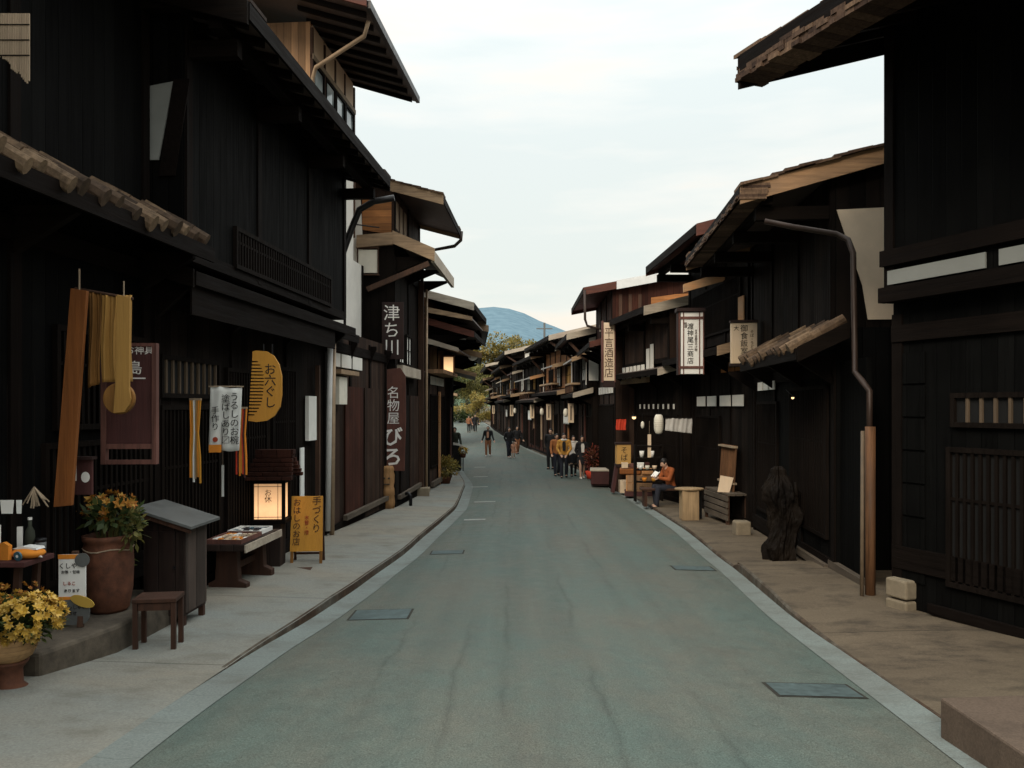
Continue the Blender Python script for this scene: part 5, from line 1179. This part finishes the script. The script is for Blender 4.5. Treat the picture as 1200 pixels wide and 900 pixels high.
# small signs and cloths along the far right fronts
rnd = random.Random(77)
for h_, fr_, kind in ((kk[0],.55,0),(kk[0],.9,2),(kk[1],.2,1),(kk[1],.6,0),(kk[1],.85,2),(kk[2],.3,0),(kk[2],.7,1),(kk[3],.25,2),(kk[3],.6,0),(kk[4],.4,1),(kk[5],.5,0)):
    rot = h_.root.rotation_euler.z; q = h_.root.matrix_basis if False else Matrix.Translation(h_.root.location) @ Matrix.Rotation(rot, 4, 'Z')
    if kind == 0:
        t = thing('hanging_sign', 'small pale sign board jutting from a far right house front', 'sign', q @ Vector(h_.T(.55, fr_*h_.L, 1.35)), rot, 'small sign boards on the far right house fronts')
        MB().box(-.12,.12,-.03,.03,-.4,.4).build('board', 'sign_cream', t); MB().box(-.14,.4,-.02,.02,.41,.46).build('arm', 'plaque_dark', t); MB().box(-.025,.025,-.035,-.031,-.3,.3).build('brush_stroke', 'ink', t)
    elif kind == 1:
        t = thing('noren', 'short white door cloth under the eave of a far right house', 'noren', q @ Vector(h_.T(.25, fr_*h_.L, 1.1)), rot, 'white door cloths of the far right houses')
        m = MB().grid([[(.0+.02*math.sin(k*1.3), -.8+1.6*k/16, .3-.6*i/6) for k in range(17)] for i in range(7)]); solid(m.build('cloth', 'cloth_white', t, smooth=True)); MB().tube([(0,-.9,.3),(0,.9,.3)], .02, 6).build('rod', 'slat_dark', t)
    else:
        t = thing('paper_lantern', 'round cream paper lantern under the eave of a far right house', 'lantern', q @ Vector(h_.T(.6, fr_*h_.L, 1.35)), rot, 'paper lanterns of the far right houses')
        MB().lathe([(.05,-.18),(.09,-.13),(.11,0),(.09,.13),(.05,.18)], n=14).build('paper', 'lantern_paper', t, smooth=True); MB().tube([(0,0,.18),(0,0,.6)], .01, 5).build('cord', 'black_metal', t)
# utility pole far away
p = W(638, 412, 150); t = thing('utility_pole', 'distant utility pole with two crossarms against the blue mountain', 'utility pole', (p.x, 150, 1))
MB().tube([(0,0,0),(0,0,16.2)], [.26,.18], 8).build('pole', 'concrete_pole', t)
for z, w_ in ((15.0,1.5),(11.6,.8),(10.8,.6)): MB().box(-w_,w_,-.08,.08,z,z+.2).build('crossarm', 'concrete_pole', t)
MB().lathe([(.25,9.6),(.25,10.6)], c=(.4,0,0), n=12).build('transformer', 'concrete_pole', t)
# ------------------------------------------------------------------ people
def remesh(mb, vox):
    me = bpy.data.meshes.new('tmp'); me.from_pydata(mb.v, [], mb.f)
    bm = bmesh.new(); bm.from_mesh(me); bmesh.ops.recalc_face_normals(bm, faces=bm.faces[:]); bm.to_mesh(me); bm.free()
    o = bpy.data.objects.new('tmp', me); COL.objects.link(o)
    r = o.modifiers.new('r', 'REMESH'); r.mode = 'VOXEL'; r.voxel_size = vox
    s = o.modifiers.new('s', 'SMOOTH'); s.factor = .5; s.iterations = 2
    dg = bpy.context.evaluated_depsgraph_get(); out = bpy.data.meshes.new_from_object(o.evaluated_get(dg))
    bpy.data.objects.remove(o); bpy.data.meshes.remove(me); return out
def put(me, name, mat, parent):
    me.name = name; me.materials.clear(); me.materials.append(M[mat]); me.polygons.foreach_set('use_smooth', [True]*len(me.polygons))
    o = bpy.data.objects.new(name, me); COL.objects.link(o); o.parent = parent; return o
def limb(m, pts, rad):                      # tapered chain with round joints
    for (a, b, ra, rb) in zip(pts, pts[1:], rad, rad[1:]): m.tube([a, Vector(a).lerp(Vector(b), .5), b], [ra, (ra+rb)/2, rb], 10)
    for p, r in zip(pts, rad): m.ball(p, r*.98, 10, 7)
def person(label, loc, rz, h=1.68, top='cl_black', legs='cl_denim', shirt=None, hairlen=.0, shoes='cl_black', skirt=False, stride=.18, arms=((-.05,.1),(.05,-.1)), seated=False, bare=False, woman=False, jacket_open=False, scarf=None, read=False, long_top=.0, group=None):
    """built facing -Y; arms = (forward swing of left, right) pairs"""
    t = thing('person', label, 'person', loc, rz, group); k = h/1.72; V = lambda x, y, z: Vector((x*k, y*k, z*k))
    sw = .185 if woman else .205
    if seated:
        pel = V(0, .0, .52); chest = V(0, -.07, .86); neck = V(0, -.12, 1.03); head = V(0, -.21, 1.15)
        hips = [V(-.09,0,.50), V(.09,0,.50)]; knees = [V(-.12,-.43,.53), V(.13,-.45,.52)]; ank = [V(-.10,-.40,.09), V(.14,-.50,.09)]
        sh = [V(-sw,-.09,.97), V(sw,-.09,.97)]; elb = [V(-.25,-.20,.74), V(.25,-.20,.74)]; wri = [V(-.11,-.41,.78), V(.11,-.41,.78)]
    else:
        pel = V(0,0,.93); chest = V(0,-.01,1.25); neck = V(0,0,1.46); head = V(0,-.025,1.60)
        hips = [V(-.09,0,.90), V(.09,0,.90)]; f = stride
        knees = [V(-.095,-f*.6-.03,.50), V(.095,f*.45-.05,.50)]; ank = [V(-.09,-f,.085), V(.09,f,.10)]
        sh = [V(-sw,0,1.40), V(sw,0,1.40)]
        elb = [V(-sw-.06,-arms[0][0]+.03,1.13), V(sw+.06,-arms[1][0]+.03,1.13)]
        wri = [V(-sw-.06+arms[0][1],-arms[0][0]*2.2-.05,.90), V(sw+.06-arms[1][1],-arms[1][0]*2.2-.05,.90)]
    hd = Matrix.Rotation(R(28) if (seated or read) else R(4), 3, 'X')
    # --- body: one continuous skin surface
    b = MB()
    def torso(m, ex):
        m.tube([pel-V(0,0,.06), pel, pel.lerp(chest,.45), chest, sh[0].lerp(sh[1],.5)+V(0,0,.0), neck-V(0,0,.04)], [.13*k+ex,.155*k+ex,.135*k+ex,.165*k+ex,.15*k+ex,.06*k+ex*.5], 14, sq=.68)
        for s_ in sh: m.tube([s_, sh[0].lerp(sh[1],.5)-V(0,0,.01)], [.062*k+ex,.08*k+ex], 10)
    torso(b, 0)
    b.tube([neck-V(0,0,.08), neck.lerp(head,.5), head-V(0,0,.04)], [.058*k,.052*k,.05*k], 10)
    b.ball(head, (.076*k,.095*k,.115*k), 16, 12); fc = lambda x, y, z: head+hd@V(x,y,z)
    b.ball(fc(0,-.03,-.055), (.052*k,.058*k,.058*k), 12, 8)
    b.tube([fc(0,-.092,.02), fc(0,-.112,-.022), fc(0,-.088,-.03)], [.010*k,.016*k,.012*k], 8)
    for sx in (-1,1): b.ball(fc(sx*.078,.005,-.01), (.014*k,.02*k,.03*k), 8, 6)
    for i in (0,1):
        limb(b, [sh[i], elb[i], wri[i]], [.052*k,.040*k,.028*k])
        limb(b, [hips[i], knees[i], ank[i]], [.088*k,.056*k,.040*k])
        limb(b, [ank[i]-V(0,0,.02), ank[i]+V(0,-.12,-.055)], [.042*k,.032*k])
        # hand: palm, four fingers of unequal length and a thumb from its side
        dr = (wri[i]-elb[i]).normalized(); side = Vector((1,0,0)) if not seated else Vector((0,0,1)); side = (side-dr*side.dot(dr)).normalized(); nor = dr.cross(side)
        pm = wri[i]+dr*.05*k; b.tube([wri[i], pm, pm+dr*.035*k], [.028*k,.034*k,.036*k], 10, sq=.55)
        for q, ln in enumerate((.062,.074,.070,.054)):
            r0 = pm+dr*.03*k+side*(q-1.5)*.019*k; cur = -nor*(.012 if i else -.012)*k
            b.tube([r0, r0+dr*ln*.5*k+cur*.3, r0+dr*ln*k+cur*1.6], [.0095*k,.0088*k,.0065*k], 7)
        sd = -1 if i else 1
        b.tube([pm-dr*.015*k+side*sd*.028*k, pm+dr*.02*k+side*sd*.058*k, pm+dr*.055*k+side*sd*.06*k], [.012*k,.0105*k,.008*k], 7)
    put(remesh(b, .0085*k), 'body', 'skin', t)
    # --- clothes, each a surface of its own just outside the body
    c = MB(); torso(c, .022*k)
    if long_top: c.tube([pel, pel-V(0,0,long_top)], [.165*k,.185*k], 14, sq=.75)
    for i in (0,1): limb(c, [sh[i], elb[i], elb[i].lerp(wri[i], .92)], [.068*k,.056*k,.046*k])
    put(remesh(c, .014*k), 'jacket' if top != 'cl_white' else 'shirt', top, t)
    if shirt:
        MB().prism([(-.055*k,0),(.055*k,0),(.07*k,.27*k),(.045*k,.36*k),(-.045*k,.36*k),(-.07*k,.27*k)], -.008, .0, 'y').build('shirt_front', shirt, t, loc=chest+Vector((0,-.140*k,-.20*k)), rot=(R(-5) if not seated else R(12),0,0))
    if skirt:
        s_ = MB(); s_.tube([pel+V(0,0,.08), pel-V(0,0,.08), pel-V(0,-.0,.36)], [.15*k,.185*k,.225*k], 16, sq=.75); put(remesh(s_, .014*k), 'skirt', legs, t)
        if not bare:
            l_ = MB()
            for i in (0,1): limb(l_, [knees[i]+V(0,0,.0), ank[i]], [.062*k,.048*k])
            put(remesh(l_, .013*k), 'stockings', 'cl_black', t)
    else:
        l_ = MB()
        for i in (0,1): limb(l_, [hips[i], knees[i], ank[i]+V(0,0,.02)], [.105*k,.076*k,.062*k])
        l_.tube([pel-V(0,0,.1), pel+V(0,0,.06)], [.15*k,.16*k], 12, sq=.72); put(remesh(l_, .014*k), 'trousers', legs, t)
    for i in (0,1):
        s_ = MB(); limb(s_, [ank[i]-V(0,-.03,.045), ank[i]+V(0,-.13,-.06)], [.048*k,.038*k]); s_.box(ank[i].x-.04*k, ank[i].x+.04*k, ank[i].y-.17*k, ank[i].y+.07*k, ank[i].z-.09*k, ank[i].z-.06*k)
        put(remesh(s_, .012*k), 'shoe', shoes, t)
    # hair
    hr_ = MB(); hr_.ball(fc(0,.014,.022), (.086*k,.100*k,.108*k), 14, 10)
    if hairlen: hr_.tube([fc(0,.06,.0), fc(0,.075,-.1), fc(0,.07,-.1-hairlen)], [.085*k,.085*k,.05*k], 12, sq=.7); [hr_.tube([fc(x,.02,.02), fc(x*1.05,.015,-.10), fc(x,.01,-.1-hairlen*.6)], [.035*k,.03*k,.015*k], 8) for x in (-.075,.075)]
    hm = remesh(hr_, .011*k)
    bm = bmesh.new(); bm.from_mesh(hm)
    inv = hd.inverted(); kill = [v for v in bm.verts if (inv@(v.co-head)).y < -.052*k and (inv@(v.co-head)).z < .052*k]
    bmesh.ops.delete(bm, geom=kill, context='VERTS'); bm.to_mesh(hm); bm.free(); put(hm, 'hair', 'hair', t)
    for sx in (-1,1): MB().ball(fc(sx*.032,-.088,.012), (.011*k,.007*k,.007*k), 8, 6).build('eye', 'ink', t, smooth=True)
    MB().ball(fc(0,-.088,-.062), (.024*k,.008*k,.006*k), 10, 6).build('mouth', 'ink_red', t, smooth=True)
    if scarf:
        m = MB(); m.tube([fc(math.cos(a*pi/8)*.1,.02+math.sin(a*pi/8)*.1,-.13) for a in range(17)], .035*k, 8); m.build('scarf', scarf, t, smooth=True)
    return t
def on_road(x, y):
    u = (x-xl(y))/(xr(y)-xl(y)); return g(y)+.035*max(0,1-(2*u-1)**2) if 0 < u < 1 else (gr(y) if x > 0 else gl(y))
def at(px, py, d): x = (px-600)/F*d; return (x, d, on_road(x, d))
person('seated person in a rust orange sweater reading on the dark bench', (3.98, 20.25, gr(20.2)-.035), R(-72), 1.66, 'cl_orange', 'cl_denim', seated=True)
t = thing('book', 'open pale book in the hands of the seated person', 'book', (3.98-.46, 20.25-.15, gr(20.2)+.74), R(-72)); MB().quad8([(-.13,-.02,0),(.0,.0,.0),(.0,.12,.10),(-.13,.10,.13),(-.13,-.02,.01),(0,0,.01),(0,.12,.11),(-.13,.10,.14)]).build('page', 'sign_white', t); MB().quad8([(.0,.0,0),(.13,-.02,.0),(.13,.10,.13),(0,.12,.10),(.0,.0,.01),(.13,-.02,.01),(.13,.10,.14),(0,.12,.11)]).build('page', 'sign_white', t)
person('person in rust brown jacket and dark trousers at the left of the walking group', at(652.5, 557, 32.0), R(6), 1.66, 'cl_rust', 'cl_denim', hairlen=.0, stride=.16, arms=((.14,.0),(-.08,.0)))
person('person in open mustard jacket with pale collar, front of the walking group', at(661, 561, 31.0), R(-4), 1.70, 'cl_mustard', 'cl_denim', shirt='cl_black', stride=.2, arms=((.12,.14),(.12,.16)), scarf='cl_white')
person('woman in cream top and dark skirt between mustard jacket and dark cardigan', at(672, 558.5, 31.9), R(3), 1.60, 'cl_white', 'cl_black', skirt=True, hairlen=.16, woman=True, stride=.12, scarf='cl_white')
person('woman in dark cardigan over white shirt, short black skirt and white shoes', at(682, 562, 30.9), R(8), 1.62, 'cl_black', 'cl_black', shirt='cl_white', skirt=True, bare=True, hairlen=.2, woman=True, shoes='cl_white', stride=.16)
person('tall person in dark clothes standing behind the walking group on the kerb', at(645.5, 550, 35.5), R(-20), 1.78, 'cl_black', 'cl_black', stride=.05)
person('lone walker in dark jacket and brown trousers in the middle of the road', at(572, 535, 45.0), R(-6), 1.66, 'cl_black', 'cl_brown', shirt='cl_pink', stride=.14, shoes='cl_white', arms=((.05,-.06),(.1,-.12)))
person('person in black top with light trousers bending beside the child', at(596.5, 540, 43.5), R(20), 1.62, 'cl_black', 'cl_denim', hairlen=.1, woman=True, stride=.1, shoes='cl_white')
person('small child in a dusty pink dress holding on beside the adult in black', at(601.5, 541, 43.0), R(-10), .86, 'cl_pink', 'cl_pink', skirt=True, bare=True, woman=True, stride=.1, shoes='cl_white', hairlen=.08)
person('person in dark clothes at the right kerb behind the child', at(606, 533, 47.0), R(12), 1.6, 'cl_black', 'cl_brown', woman=True, hairlen=.1)
person('far walker in brown top at the left of a distant pair', at(549.5, 505.5, 80.0), R(0), 1.65, 'cl_brown', 'cl_black', stride=.16)
person('far walker in black at the right of a distant pair', at(557, 504, 82.0), R(4), 1.75, 'cl_black', 'cl_black', stride=.16)
person('far small walker in grey between the distant pair', at(553.5, 503, 86.0), R(4), 1.5, 'cl_denim', 'cl_black', stride=.12)
person('person in dark green coat standing behind the black display case', (-2.62, 37.2, gl(37)), R(-15), 1.72, 'cl_green', 'cl_black', stride=.04)
